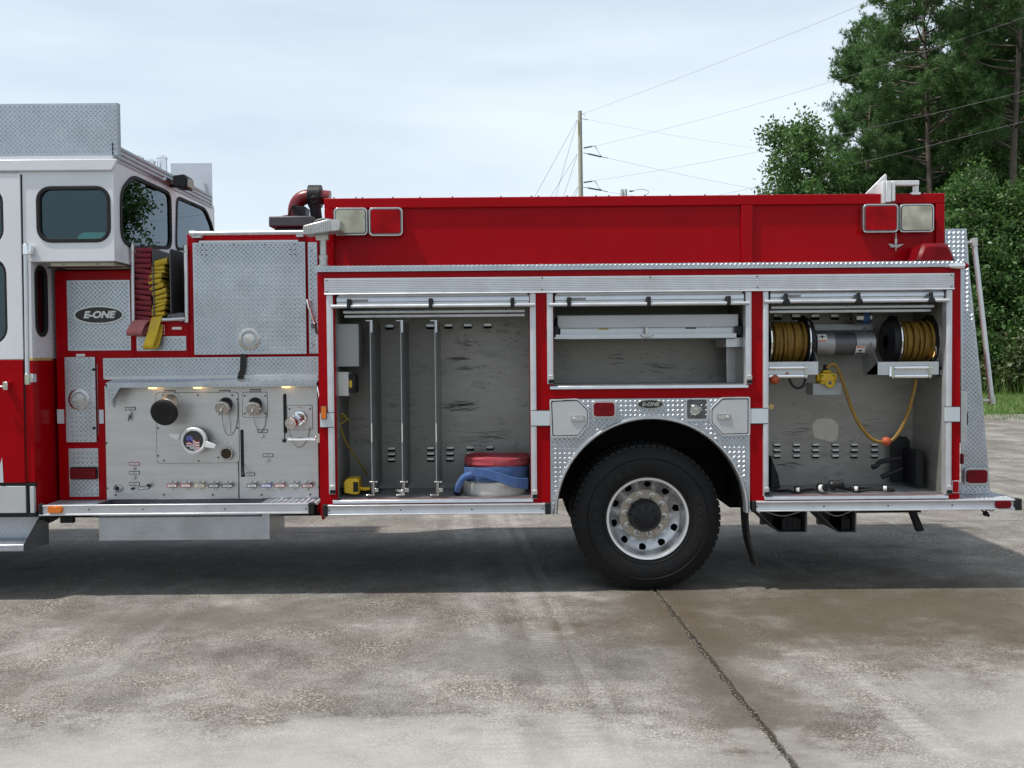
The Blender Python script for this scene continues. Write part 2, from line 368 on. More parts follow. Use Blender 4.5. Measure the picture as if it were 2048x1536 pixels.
# ------------------------------------------------------------------ ground
def concrete():
    m, t, b = nodes('concrete')
    co = nn(t, 'ShaderNodeTexCoord').outputs['Object']
    def noise(scale, detail=8, rough=.62, vec=co, dist=0.):
        n = nn(t, 'ShaderNodeTexNoise', Scale=scale, Detail=detail, Roughness=rough, Distortion=dist); t.links.new(vec, n.inputs['Vector']); return n.outputs['Fac']
    def mapped(scale, loc=(0, 0, 0)):
        mpn = nn(t, 'ShaderNodeMapping', Scale=scale); mpn.inputs['Location'].default_value = loc; t.links.new(co, mpn.inputs[0]); return mpn.outputs[0]
    def mul(a, c_):
        k = nn(t, 'ShaderNodeMath', operation='MULTIPLY')
        for i, s in enumerate((a, c_)):
            if hasattr(s, 'is_linked'): t.links.new(s, k.inputs[i])
            else: k.inputs[i].default_value = s
        return k.outputs[0]
    big = noise(.9, 10, .7, mapped((1, 1.15, 1), (3.1, 1.7, 0)), .3)
    mid = noise(2.6, 10, .74, mapped((1, 1.05, 1)))
    c = mixc(t, ramp(t, big, [(.38, 0.), (.57, 1.)]), (.072, .062, .052), (.315, .30, .278))
    c = mixc(t, ramp(t, mid, [(.40, 0.), (.62, .85)]), c, (.092, .082, .072))
    c = mixc(t, ramp(t, noise(5.5, 8, .7), [(.52, 0.), (.74, .5)]), c, (.295, .28, .255))
    # grey-blue damp cast and brown tannin in separate places
    c = mixc(t, ramp(t, noise(.8, 5, .5, mapped((1, 1, 1), (9, 4, 0))), [(.52, 0.), (.70, .35)]), c, (.125, .098, .07))
    # tyre tracks running away from the camera
    tr = noise(3.4, 5, .6, mapped((1.6, .10, 1), (.4, 0, 0)))
    trg = ramp(t, noise(.5, 2, .5, mapped((1, .4, 1), (5.5, 2, 0))), [(.48, 0.), (.60, 1.)])
    c = mixc(t, mul(ramp(t, tr, [(.52, 0.), (.64, .42)]), trg), c, (.34, .325, .305))
    # faint tyre prints in front of the wheel
    xyz0 = nn(t, 'ShaderNodeSeparateXYZ'); t.links.new(co, xyz0.inputs[0])
    sy = nn(t, 'ShaderNodeMath', operation='MULTIPLY_ADD'); t.links.new(xyz0.outputs[1], sy.inputs[0]); sy.inputs[1].default_value = .035; t.links.new(xyz0.outputs[0], sy.inputs[2])
    wvt = nn(t, 'ShaderNodeTexWave', Scale=5.5, Distortion=1.5); wvt.bands_direction = 'Y'; t.links.new(co, wvt.inputs['Vector'])
    for cx_, hw_ in ((-1.36, .10), (-.98, .085), (-.80, .04), (.62, .07)):
        d_ = nn(t, 'ShaderNodeMath', operation='SUBTRACT'); t.links.new(sy.outputs[0], d_.inputs[0]); d_.inputs[1].default_value = cx_
        a_ = nn(t, 'ShaderNodeMath', operation='ABSOLUTE'); t.links.new(d_.outputs[0], a_.inputs[0])
        k_ = mul(ramp(t, a_.outputs[0], [(hw_ * .7, 1.), (hw_ * 1.3, 0.)]), ramp(t, noise(2.2, 6, .7, mapped((1.5, .5, 1), (cx_ * 9, 0, 0))), [(.34, 0.), (.56, .85)]))
        c = mixc(t, mul(k_, ramp(t, wvt.outputs['Fac'], [(.2, .55), (.7, 1.)])), c, (.35, .335, .315))
    # exposed aggregate
    fine = noise(85, 4, .7); c = mixc(t, ramp(t, fine, [(.38, .7), (.50, 0.)]), c, (.085, .075, .066)); c = mixc(t, ramp(t, fine, [(.54, 0.), (.66, .55)]), c, (.42, .40, .37))
    vo = nn(t, 'ShaderNodeTexVoronoi', Scale=125.); t.links.new(co, vo.inputs['Vector'])
    sp = nn(t, 'ShaderNodeSeparateColor'); t.links.new(vo.outputs['Color'], sp.inputs[0])
    ag = ramp(t, noise(1.5, 9, .72, mapped((1, 1.2, 1), (1, 7, 0))), [(.45, .03), (.60, 1.)])
    c = mixc(t, mul(ag, .5), c, (.080, .066, .052))
    stone = mixc(t, sp.outputs[1], (.42, .375, .31), (.54, .52, .49))
    c = mixc(t, mul(ramp(t, sp.outputs[0], [(.68, 0.), (.82, .66)]), ag), c, stone)
    c = mixc(t, mul(ramp(t, sp.outputs[2], [(.72, 0.), (.84, .6)]), ag), c, (.11, .095, .08))
    # staining along the open joint (local x = 0) and the rear joint
    xyz = nn(t, 'ShaderNodeSeparateXYZ'); t.links.new(co, xyz.inputs[0])
    ab = nn(t, 'ShaderNodeMath', operation='ABSOLUTE'); t.links.new(xyz.outputs[0], ab.inputs[0])
    wob = nn(t, 'ShaderNodeMath', operation='MULTIPLY_ADD'); t.links.new(noise(1.6, 5), wob.inputs[0]); wob.inputs[1].default_value = -.75; t.links.new(ab.outputs[0], wob.inputs[2])
    off_ = nn(t, 'ShaderNodeMath', operation='ADD'); t.links.new(wob.outputs[0], off_.inputs[0]); off_.inputs[1].default_value = .5
    c = mixc(t, ramp(t, off_.outputs[0], [(.16, .85), (.34, .5), (.52, 0.)]), c, (.075, .060, .044))
    # damp brown stains beside the rear wheel, and a pale washed area
    def blob(cx_, cy_, rx_, ry_, amt, col, c, sc=1.3):
        mpn = nn(t, 'ShaderNodeMapping', Scale=(1 / rx_, 1 / ry_, 0)); mpn.inputs['Location'].default_value = (-cx_ / rx_, -cy_ / ry_, 0); t.links.new(co, mpn.inputs[0])
        ln = nn(t, 'ShaderNodeVectorMath', operation='LENGTH'); t.links.new(mpn.outputs[0], ln.inputs[0])
        ad = nn(t, 'ShaderNodeMath', operation='MULTIPLY_ADD'); t.links.new(noise(sc, 8, .68, mapped((1, 1.5, 1), (cx_, cy_, 0))), ad.inputs[0]); ad.inputs[1].default_value = 1.9; t.links.new(ln.outputs['Value'], ad.inputs[2])
        sb = nn(t, 'ShaderNodeMath', operation='SUBTRACT'); t.links.new(ad.outputs[0], sb.inputs[0]); sb.inputs[1].default_value = .95
        return mixc(t, ramp(t, sb.outputs[0], [(.35, amt), (.85, amt * .45), (1.0, 0.)]), c, col)
    c = blob(1.5, -.7, 2.6, 1.2, .85, (.072, .053, .034), c, 1.8); c = blob(-1.0, -1.5, .9, .55, .6, (.10, .092, .083), c); c = blob(-3.2, -.5, 1.6, .4, .55, (.098, .085, .07), c)
    c = blob(-2.6, -3.3, 3.4, 1.0, .75, (.36, .35, .33), c); c = blob(2.2, -2.7, 2.0, .9, .65, (.35, .338, .315), c)
    t.links.new(c, b.inputs['Base Color'])
    t.links.new(ramp(t, mid, [(.3, .95), (.7, .72)]), b.inputs['Roughness']); b.inputs['Specular IOR Level'].default_value = .3
    bp = nn(t, 'ShaderNodeBump', Strength=.55, Distance=.004); t.links.new(vo.outputs['Distance'], bp.inputs['Height'])
    b2 = nn(t, 'ShaderNodeBump', Strength=.4, Distance=.01); t.links.new(noise(14, 8, .7), b2.inputs['Height']); t.links.new(bp.outputs[0], b2.inputs['Normal'])
    t.links.new(b2.outputs[0], b.inputs['Normal'])
concrete()
def soil_mat():
    m, t, b = nodes('grass_soil'); co = nn(t, 'ShaderNodeTexCoord').outputs['Object']
    n = nn(t, 'ShaderNodeTexNoise', Scale=.35, Detail=9, Roughness=.7); t.links.new(co, n.inputs['Vector'])
    c = mixc(t, ramp(t, n.outputs['Fac'], [(.35, 0.), (.65, 1.)]), (.045, .075, .018), (.085, .12, .03))
    t.links.new(c, b.inputs['Base Color']); b.inputs['Roughness'].default_value = .95
soil_mat()
g = MB(); g.add([(-900, -900, -.06), (900, -900, -.06), (900, 1500, -.06), (-900, 1500, -.06)], [(0, 1, 2, 3)])
g.build('ground', 'grass_soil', kind='structure')
# slabs of the yard: laid a little askew to the truck
J0 = WG(1310, 1181); J1 = WG(1592, 1534)
ang = math.atan2(-(J0.x - J1.x), J0.y - J1.y)
pad = bpy.data.objects.new('concrete_pad', None); C.objects.link(pad); tag(pad, kind='structure')
pad.location = (J0.x, J0.y, 0); pad.rotation_euler = (0, 0, ang)
Jr = WG(1720, 1046); rear_y = (Matrix.Rotation(-ang, 3, 'Z') @ (Jr - Vector((J0.x, J0.y, 0)))).y
XS = [-24.4, -18.3, -12.2, -6.1, 0, 6.1, 12.2, 18.3, 24.4]; YS = [rear_y - 24, rear_y - 12, rear_y, rear_y + 5.6, rear_y + 11.2, 19.2]
def edge(a, b, fixed, horiz, amp, rs):
    n = max(2, int(abs(b - a) / .05)) if amp > .002 else 2
    out = []; o = 0
    for k in range(n):
        t = a + (b - a) * k / n; o = o * .6 + rs.uniform(-amp, amp); q = fixed + (o if 0 < k else 0)
        out.append((t, q) if horiz else (q, t))
    return out
rs = random.Random(3)
for i in range(len(XS) - 1):
    for j in range(len(YS) - 1):
        gp = .011
        x0, x1, y0, y1 = XS[i] + (gp * 1.8 if i == 4 else gp), XS[i + 1] - (gp * 1.8 if i == 3 else gp), YS[j] + gp * .7, YS[j + 1] - gp * .7
        ax0 = .008 if i == 4 else .001; ax1 = .008 if i == 3 else .001
        near = j in (1, 2)
        P = edge(x0, x1, y0, True, .0015, rs) + edge(y0, y1, x1, False, ax1 if near else .001, rs) + edge(x1, x0, y1, True, .004 if j in (1, 2) else .001, rs) + edge(y1, y0, x0, False, ax0 if near else .001, rs)
        s = MB(); s.prism(P, None, -.14, 0.0 + rs.uniform(-.003, .0), axis='z')
        me = bpy.data.meshes.new('slab'); me.from_pydata(s.v, [], s.f); me.materials.append(M['concrete'])
        bm = bmesh.new(); bm.from_mesh(me); bmesh.ops.recalc_face_normals(bm, faces=bm.faces); bm.to_mesh(me); bm.free()
        o = bpy.data.objects.new('slab', me); C.objects.link(o); o.parent = pad
jf = MB(); jf.box(XS[0], XS[-1], YS[0], YS[-1], -.055, -.016)
me = bpy.data.meshes.new('joint_filler'); me.from_pydata(jf.v, [], jf.f); me.materials.append(M['concrete_joint'])
o = bpy.data.objects.new('joint_filler', me); C.objects.link(o); o.parent = pad
# grit crumbled along the open joint
gr = MB()
for k in range(2600):
    y = rs.uniform(-4.6, 0.25) if k % 5 else rs.uniform(0, rear_y); x = rs.gauss(0, .017 + .02 * rs.random())
    if k % 9 == 0: x = rs.gauss(0, .12)
    r = rs.uniform(.0012, .0040) * (1.25 if abs(x) < .03 else .8); z = (-.012 if abs(x) < .010 else .0) + r * .3
    q = [rs.uniform(.7, 1.3) for _ in range(6)]
    gr.add([(x - r * q[0], y, z), (x, y - r * q[1], z), (x + r * q[2], y, z), (x, y + r * q[3], z), (x, y, z + r * .8), (x, y, z - r)],
           [(0, 1, 4), (1, 2, 4), (2, 3, 4), (3, 0, 4), (1, 0, 5), (2, 1, 5), (3, 2, 5), (0, 3, 5)])
me = bpy.data.meshes.new('joint_grit'); me.from_pydata(gr.v, [], gr.f); me.materials.append(M['joint_grit'])
o = bpy.data.objects.new('joint_grit', me); C.objects.link(o); o.parent = pad; o['kind'] = 'stuff'

# ------------------------------------------------------------------ the truck: cab
truck = thing('fire_truck', 'red and white fire engine with open equipment compartments, parked on the concrete', 'fire truck', (0, 0, 0))
PY = .30          # the pump module stands this far behind the body side
FAR = 2.44
CX = W(228, 430).x                 # rear wall of the tall crew cab
LX = W(69, 850).x                  # rear wall of the lower cab
zr = W(150, 330).z; z_roof = W(100, 319).z; z_par = W(100, 207).z
z_ub = W(150, 523).z               # underside of the overhanging crew cab
z_split = W(30, 718).z; z_cb = W(30, 1030).z
XL = -6.2
def wpoly(pts, Y=0): return [((q := W(a, b, Y)).x, q.z) for a, b in pts]
def wrr(x0, y0, x1, y1, r, Y=0):
    a = W(x0, y0, Y); b = W(x1, y1, Y); return rrect(a.x, b.x, b.z, a.z, m_(r, Y))
cab = MB()
winA = wrr(73, 374, 221, 483, 27)
doorU = wrr(-150, 376, 10, 490, 30); doorL = wrr(-150, 515, 18, 690, 34)
# upper side wall, both sides; window openings cut through
up_outline = [(XL, z_ub), (CX, z_ub), (CX, z_roof), (XL, z_roof)]
xd = W(41, 600).x                                          # door edge
for y0, y1 in ((0.0, .03), (FAR - .03, FAR)):
    cab.prism([(xd, z_ub), (CX, z_ub), (CX, z_roof), (xd, z_roof)], [winA], y0, y1)
    cab.prism([(XL, z_split), (xd, z_split), (xd, z_roof), (XL, z_roof)], [doorU, doorL], y0 + (.004 if y0 == 0 else 0), y1)
    cab.box(xd, LX, y0, y1, z_split, z_ub)
cab.box(XL, CX, .0, FAR, z_roof - .012, z_roof + .03)       # roof
cab.box(LX, CX, .031, FAR - .031, z_ub, z_ub + .02)          # underside of overhang
# rear wall of the tall cab (faces the body), two windows
def xpoly(pts): return [((q := WX(a, b, CX)).y, q.z) for a, b in pts]
win2 = rpoly(xpoly([(264, 350), (341, 386), (343, 497), (262, 497), (241, 478), (240, 380)]), .10)
win3 = rpoly(xpoly([(353, 392), (411, 417), (427, 458), (427, 500), (351, 500)]), .09)
cab.prism([(.0301, z_ub), (FAR - .0301, z_ub), (FAR - .0301, z_roof - .0121), (.0301, z_roof - .0121)], [win2, win3], CX - .03, CX - .001, axis='x')
# lower rear wall with a slot window
win4 = rrect(.055, .235, W(80, 672, .15).z, W(80, 533, .15).z, .085, 7)
cab.prism([(.0301, z_split), (FAR - .0301, z_split), (FAR - .0301, z_ub + .019), (.0301, z_ub + .019)], [win4], LX - .03, LX - .001, axis='x')
cab.build('cab_shell', 'white_paint', truck, bevel=.012)
lo = MB()
lo.box(XL, LX, 0, .03, W(30, 966).z, z_split - .004); lo.box(XL, LX, FAR - .03, FAR, W(30, 966).z, z_split - .004)
lo.box(LX - .03, LX - .001, .0301, FAR - .0301, z_cb, z_split - .004)
lo.build('cab_lower_shell', 'red_paint', truck, bevel=.008)
gs = MB(); gs.box(XL, LX + .001, -.0015, .002, W(30, 721.5).z, W(30, 716).z); gs.box(LX - .002, LX + .0015, .003, PY, W(30, 721.5).z, W(30, 716).z)
gs.build('gold_stripe', 'gold_stripe', truck)
cn = MB(); cn.prism([(XL, W(100, 342).z), (W(226, 342).x, W(226, 342).z), (W(234, 326).x, W(234, 328).z), (W(236, 319).x, W(236, 318.5).z), (XL, W(236, 318.5).z)], None, -.022, .0)
cn.build('roof_cornice', 'white_paint', truck, bevel=.008)
# interior lining (dark), so that the glass looks into a dim cab
it = MB()
for y0, y1 in ((.032, .06), (FAR - .06, FAR - .032)):
    it.prism([(xd + .001, z_ub + .03), (CX - .04, z_ub + .03), (CX - .04, z_roof - .03), (xd + .001, z_roof - .03)], [winA], y0, y1)
    it.prism([(XL, z_cb), (xd, z_cb), (xd, z_roof - .03), (XL, z_roof - .03)], [doorU, doorL], y0, y1)
it.box(XL, CX - .04, .061, FAR - .061, z_roof - .05, z_roof - .03); it.box(XL, CX - .04, .061, FAR - .061, z_ub + .022, z_ub + .028)
it.prism([(.061, z_ub + .03), (FAR - .061, z_ub + .03), (FAR - .061, z_roof - .06), (.061, z_roof - .06)], [win2, win3], CX - .06, CX - .032, axis='x')
it.box(XL - .05, XL, .0, FAR, z_cb, z_roof)
it.build('cab_interior_lining', 'dark_interior', truck)
seats = MB()
for sx in (-4.1, -5.2):
    for sy in (.35, 1.05, 1.75):
        seats.prism([(sx, 1.3), (sx + .5, 1.3), (sx + .5, 2.25), (sx + .38, 2.25), (sx + .36, 1.43), (sx, 1.43)], None, sy, sy + .42)
seats.build('crew_seat', 'black_plastic', truck, bevel=.03)
def window(poly, axis, a, name_label=None, seal=.022, n=(0, -1, 0)):
    cx = sum(p[0] for p in poly) / len(poly); cy = sum(p[1] for p in poly) / len(poly)
    def grow(k): # offset outline along its normals
        out = []; N = len(poly); sgn = 1 if sum(poly[i - 1][0] * poly[i][1] - poly[i][0] * poly[i - 1][1] for i in range(N)) > 0 else -1
        for i in range(N):
            t = Vector(poly[(i + 1) % N]) - Vector(poly[i - 1])
            if t.length < 1e-9: t = Vector((1, 0))
            t.normalize(); out.append((poly[i][0] + t.y * k * sgn, poly[i][1] - t.x * k * sgn))
        return out
    wo_ = MB(); wo_.prism(grow(.006), [grow(-seal)], a[0], a[1], axis)
    root = wo_.build('window', 'black_rubber', truck, bevel=.005)
    gl = MB(); mid = (a[0] + a[1]) / 2; gl.prism(grow(-seal * .6), None, mid, mid + .005, axis); gl.build('pane', 'tinted_glass', root)
    return root
window(winA, 'y', (-.008, .035)); window(winA, 'y', (FAR - .035, FAR + .008))
window(doorU, 'y', (-.006, .035)); window(doorL, 'y', (-.006, .035)); window(doorU, 'y', (FAR - .035, FAR + .006)); window(doorL, 'y', (FAR - .035, FAR + .006))
window(win2, 'x', (CX - .035, CX + .008)); window(win3, 'x', (CX - .035, CX + .008)); window(win4, 'x', (LX - .035, LX + .008))
# underside trim strip of the overhang with a dark oval recess
ut = MB(); a = W(102, 526, .05); ut.box(a.x, CX - .03, .04, PY + .25, z_ub - .03, z_ub - .002); un = ut.build('overhang_trim', 'cream_trim', truck, bevel=.004)
rc = MB()
rc.prism(circ((a.x + CX) / 2 - .02, .13, .30, 28, .055), None, z_ub - .0335, z_ub - .028, axis='z'); rc.build('recess_lamp', 'black_plastic', un)
rv = MB()
for k in range(3): rv.lathe((a.x + .1 + k * .25, .039, z_ub - .016), (0, -1, 0), [(.006, 0), (.004, .004), (.0003, .005)], 10)
rv.build('rivet', 'dark_steel', un)
# cab door with its handle, gap lines
dr = MB(); e = W(50, 850).x; dr.box(XL, e, -.014, -.001, W(20, 965.5).z, z_split - .006); dr.build('cab_door_skin', 'red_paint', truck, bevel=.006)
du = MB(); du.prism([(XL, z_split - .003), (W(48, 700).x, z_split - .003), (W(41, 349).x, W(41, 348).z), (XL, W(41, 347).z)], [doorU, doorL], -.013, -.001); du.build('cab_door_upper', 'white_paint', truck, bevel=.006)
dg = MB(); dg.prism(wpoly([(41.5, 349), (44, 349), (53, 964), (50.5, 964)], -.002), None, -.003, .0); dg.build('door_gap_seal', 'black_rubber', truck)
hd = MB(); p0, p1 = W(-14, 771, -.06), W(22, 771, -.06)
hd.tube([p0, W(4, 773, -.065), W(14, 770, -.06)], [.008, .010, .007], 10, 4)
hd.box(W(15, 763).x, W(24, 763).x, -.07, -.013, W(20, 779).z, W(20, 763).z); hd.build('door_handle', 'chrome', truck, bevel=.003)
gh = MB(); t0, t1 = W(51.5, 500, -.065), W(55, 757, -.065); gh.cyl(t0, t1, .0155, n=16); g_ = gh.build('grab_rail', 'anodised_rail', truck)
gb = MB()
for p, s_ in ((t0, 1), (t1, -1)):
    gb.cyl(p + Vector((0, 0, .045 * s_)), p - Vector((0, 0, .035 * s_)), .021, n=14); gb.box(p.x - .006, p.x + .036, -.062, -.001, p.z - .03, p.z + .035)
gb.build('rail_bracket', 'chrome', g_, bevel=.004)
bl = MB()
for x0, x1 in ((-60, 52), (59, 69)):
    bl.px(x0, 973, x1, 1026, -.012, .02)
bl.build('rocker_panel', 'light_grey_paint', truck, bevel=.004)
bk = MB(); bk.px(-60, 966.5, 71, 972, -.006, .02); bk.px(-60, 1026.5, 73, 1034, -.006, .05); bk.px(52.5, 966, 58.5, 1033, -.004, .02); bk.build('rocker_trim', 'black_rubber', truck)
vs_ = MB(); vs_.prism(wpoly([(0, 930), (4, 915), (7, 965), (-2, 965)], -.016), None, -.0165, -.0145); vs_.build('door_decal', 'reflective_white', truck)
# entry step
st = MB(); xr = W(72, 1060).x; zt, zb = W(40, 1036).z, W(40, 1098).z
xe = W(47, 1090, -.09).x
st.box(XL, xe, -.09, .16, zb + .045, zb + .052); st.box(XL, xe, -.09, -.082, zb, zb + .045); st.box(XL, xe, .16, .17, zb + .05, zt)
st.add([(xr, .05, zt), (xe, -.09, zb + .05), (xe, -.09, zb), (xr, .20, zb), (xr, .20, zt)], [(0, 1, 2, 3, 4)])
st.loz((XL, -.09, zb), (1, 0, 0), (0, 0, 1), [(0, .001), (xe - XL, .001), (xe - XL, .05), (0, .05)], (0, -1, 0))
st.loz((XL, .16, zb + .05), (1, 0, 0), (0, 0, 1), [(0, .01), (xe - XL, .01), (xe - XL, zt - zb - .05), (0, zt - zb - .05)], (0, -1, 0)); st.loz((XL, -.09, zb + .052), (1, 0, 0), (0, 1, 0), [(0, .0), (xe - XL, .0), (xe - XL, .25), (0, .25)], (0, 0, 1))
st.build('entry_step', 'diamond_plate', truck, bevel=.004)
# roof parapets of diamond plate, strip along the rear edge, roof fittings
pp = MB(); xa = W(237, 260, .02).x
pp.plate([(XL, z_roof + .028), (xa, z_roof + .028), (xa, z_par), (XL, z_par)], .0, .012)
pp.box(xa - .002, xa + .004, .0, .05, z_roof + .028, z_par + .002); pp.build('roof_parapet', 'diamond_plate', truck)
pf = MB(); fa, fb = W(341, 326, 2.36), W(423, 326, 2.36)
pf.box(fa.x, fb.x, 2.36, 2.372, z_roof + .0, fb.z); pf.prism([(fb.x - .12, z_roof + .02), (fb.x - .10, z_roof + .23), (fb.x - .06, z_roof + .23), (fb.x - .02, z_roof + .02)], None, 2.30, 2.36); pf.build('far_roof_parapet', 'smooth_aluminium', truck)
rs_ = MB(); s0, s1, s2, s3 = (WX(240, 294, CX), WX(240, 326, CX), WX(424, 416, CX), WX(423, 388, CX))
rs_.prism([(.0, s1.z), (2.36, s1.z), (2.36, s0.z), (.0, s0.z)], None, CX - .004, CX + .006, axis='x')
rs_.loz((CX + .006, 0, 0), (0, 1, 0), (0, 0, 1), [(.01, s1.z), (2.35, s1.z), (2.35, s0.z), (.01, s0.z)], (1, 0, 0)); rs_.build('rear_roof_strip', 'diamond_plate', truck)
hn = MB(); q = W(305, 330, 1.2)
for k in range(3):
    hn.cyl((q.x - .10 + k * .10, 1.15, z_roof), (q.x - .10 + k * .10, 1.15, q.z + .04 - .03 * (k % 2)), .042, n=18)
    hn.lathe((q.x - .10 + k * .10, 1.15, q.z + .04 - .03 * (k % 2)), (0, 0, 1), [(.045, 0), (.045, .012), (.03, .03), (.001, .034)], 18)
hn.box(q.x - .17, q.x + .17, 1.05, 1.26, z_roof + .03, z_roof + .06); hn.build('siren_horn', 'chrome', truck)
wl = MB(); c0 = WX(362, 366, CX + .09)
wl.prism([(-.055, -.045), (.06, -.055), (.075, .03), (.05, .06), (-.05, .05)], None, c0.y - .09, c0.y + .09); wl.v = [(v[0] + CX + .10, v[1], v[2] + c0.z) for v in wl.v]
wl.box(CX + .005, CX + .05, c0.y - .02, c0.y + .02, c0.z - .04, c0.z - .01); wq = wl.build('work_light', 'black_plastic', truck, bevel=.01)
wn = MB(); wn.box(CX + .165, CX + .178, c0.y - .075, c0.y + .075, c0.z - .045, c0.z + .025); wn.build('lens', 'clear_lens', wq, bevel=.003)
# ------------------------------------------------------------------ pump module
def latch(px, py, Y, r, parent, ang=0):
    p = W(px, py, Y); rr = m_(r, Y)
    a = MB(); a.lathe(p, (0, -1, 0), [(rr, -.002), (rr, .004), (rr * .93, .007), (rr * .70, .007), (rr * .62, -.003), (.0005, -.003)], 32)
    o = a.build('latch', 'dull_chrome', parent)
    b = MB(); b.lathe(p, (0, -1, 0), [(rr * .50, -.004), (rr * .50, .004), (rr * .42, .006), (.0005, .006)], 24)
    d = Vector((math.cos(R(ang)), 0, math.sin(R(ang)))); e = Vector((-d.z, 0, d.x))
    hw = rr * .45; ht = rr * .10
    vs = [p + d * s * hw + e * u * ht + NV * h for h in (.005, .012) for s, u in ((-1, -1), (1, -1), (1, 1), (-1, 1))]
    b.add(vs, [(0, 1, 2, 3), (4, 5, 6, 7), (0, 1, 5, 4), (1, 2, 6, 5), (2, 3, 7, 6), (3, 0, 4, 7)]); b.build('latch_handle', 'cast_metal', o)
    s = MB()
    for k in range(6):
        an = R(60 * k + 20); s.lathe(p + Vector((math.cos(an) * rr * .82, -.0065, math.sin(an) * rr * .82)), (0, -1, 0), [(.004, 0), (.003, .002), (.0003, .003)], 8)
    s.build('latch_screw', 'dark_steel', o)
def badge(px, py, rx, ry, Y, parent, size):
    p = W(px, py, Y); a, b = m_(rx, Y), m_(ry, Y)
    o = MB(); o.prism(circ(p.x, p.z, a, 48, b), [circ(p.x, p.z, a * .93, 48, b * .84)], Y - .008, Y)
    root = o.build('maker_badge', 'dull_chrome', parent, bevel=.002)
    f = MB(); f.prism(circ(p.x, p.z, a * .93, 48, b * .84), None, Y - .004, Y); f.build('badge_field', 'label_black', root)
    t = text_mb('E-ONE', (p.x, Y - .0045, p.z), XV, ZV, NV, size, .0015, .25, .045, 1.12); t.build('badge_lettering', 'dull_chrome', root)
fr = MB(); fx0, fx1 = W(112, 700, PY).x, W(640, 700, PY).x
fz0, fz1 = W(150, 1000, PY).z, W(180, 541, PY).z
xs_ = W(376, 600, PY).x; zs_ = W(500, 467, PY).z
xh_ = W(266, 600, PY).x; zh_ = W(320, 641, PY).z
fr.box(fx0, xh_, PY, PY + .05, fz0, fz1); fr.box(xh_, xs_, PY, PY + .05, fz0, zh_); fr.box(xs_, fx1, PY, PY + .05, fz0, zs_)
fr.box(fx0, fx1 + .0, 2.1, 2.14, fz0, zs_); fr.box(xs_, fx1, PY + .051, 2.099, zs_ - .02, zs_ - .004)
fr.box(fx0 + .001, fx0 + .03, PY + .051, 2.099, fz0, fz1)
fr.build('pump_module_frame', 'red_paint', truck, bevel=.006)
# plain inner block that fills the module behind the panels
ib = MB(); ib.box(fx0 + .04, fx1 - .002, PY + .06, 2.08, fz0, W(300, 700, PY).z); ib.box(xs_ + .02, fx1 - .002, PY + .06, 2.08, W(300, 700, PY).z + .001, zs_ - .03); ib.build('pump_module_core', 'dark_underside', truck)
Y1 = PY - .006
def dplate(name, px0, py0, px1, py1, Y, th=.006, parent=truck, rnd=.004):
    a, b = W(px0, py0, Y), W(px1, py1, Y); m = MB(); m.plate(rrect(a.x, b.x, b.z, a.z, rnd, 2), Y, th); return m.build(name, 'diamond_plate', parent)
pA = dplate('tread_panel', 133, 561, 262, 700.5, Y1); badge(198, 630, 50.5, 18.5, Y1, pA, .072)
dplate('tread_panel', 273, 673, 372.5, 701, Y1)
nd = dplate('module_door', 129, 714.5, 193, 884, PY - .022, .02); latch(158, 799, PY - .022, 21.5, nd, 0)
hg = MB(); hg.px(193.5, 728, 197, 870, PY - .012, PY); hg.build('hinge', 'smooth_aluminium', nd, bevel=.002)
bm_ = MB()
for x, y in ((187, 739), (188, 856)): bm_.ball(W(x, y, PY - .026), .011, 10)
bm_.build('rubber_bumper', 'black_rubber', nd)
bs_ = MB()
for x, y in ((189, 778), (189, 816)): bs_.bolt(x, y, PY - .022, .005)
bs_.build('screw', 'dark_steel', nd)
lp = dplate('lamp_panel', 137, 897, 198, 993, Y1)
bs_ = MB()
for x, y in ((168, 901), (141, 922), (195, 922), (141, 968), (195, 968), (169, 989)): bs_.bolt(x, y, Y1, .006)
bs_.build('screw', 'dull_chrome', lp)
def marker(px0, py0, px1, py1, Y, mat, rim='chrome', r=5, d=.03, parent=truck, name='marker_light', rimw=3.2):
    a = MB(); a.prism(wrr(px0, py0, px1, py1, r, Y), None, Y - d * .45, Y); o = a.build(name, rim, parent, bevel=.005)
    b = MB(); q = rimw; b.prism(wrr(px0 + q, py0 + q, px1 - q, py1 - q, max(1.5, r - q * .6), Y), None, Y - d, Y - d * .3); b.build('lens', mat, o, bevel=min(.010, d * .35), seg=3); return o
marker(141, 934, 196, 958.5, Y1, 'dark_red_lens', 'black_plastic', 4, .032, rimw=2)
wt = MB(); wt.px(114, 819, 128.5, 847, PY - .002, PY); wt.px(198, 819.5, 207.5, 847, PY - .002, PY); wt.build('reflective_stripe', 'reflective_white', truck)
tg = MB(); tg.px(152, 708, 170, 713, PY - .002, PY); tg.px(344, 654, 363, 659, PY - .002, PY); tg.build('name_tag', 'label_white', truck)
tg = MB()
for y in (650, 659, 668): tg.px(277, y, 328, y + 1.5, PY - .002, PY)
for x in (277, 328): tg.px(x, 650, x + 1.5, 669.5, PY - .0025, PY)
tg.build('hose_bed_label', 'cream_trim', truck)
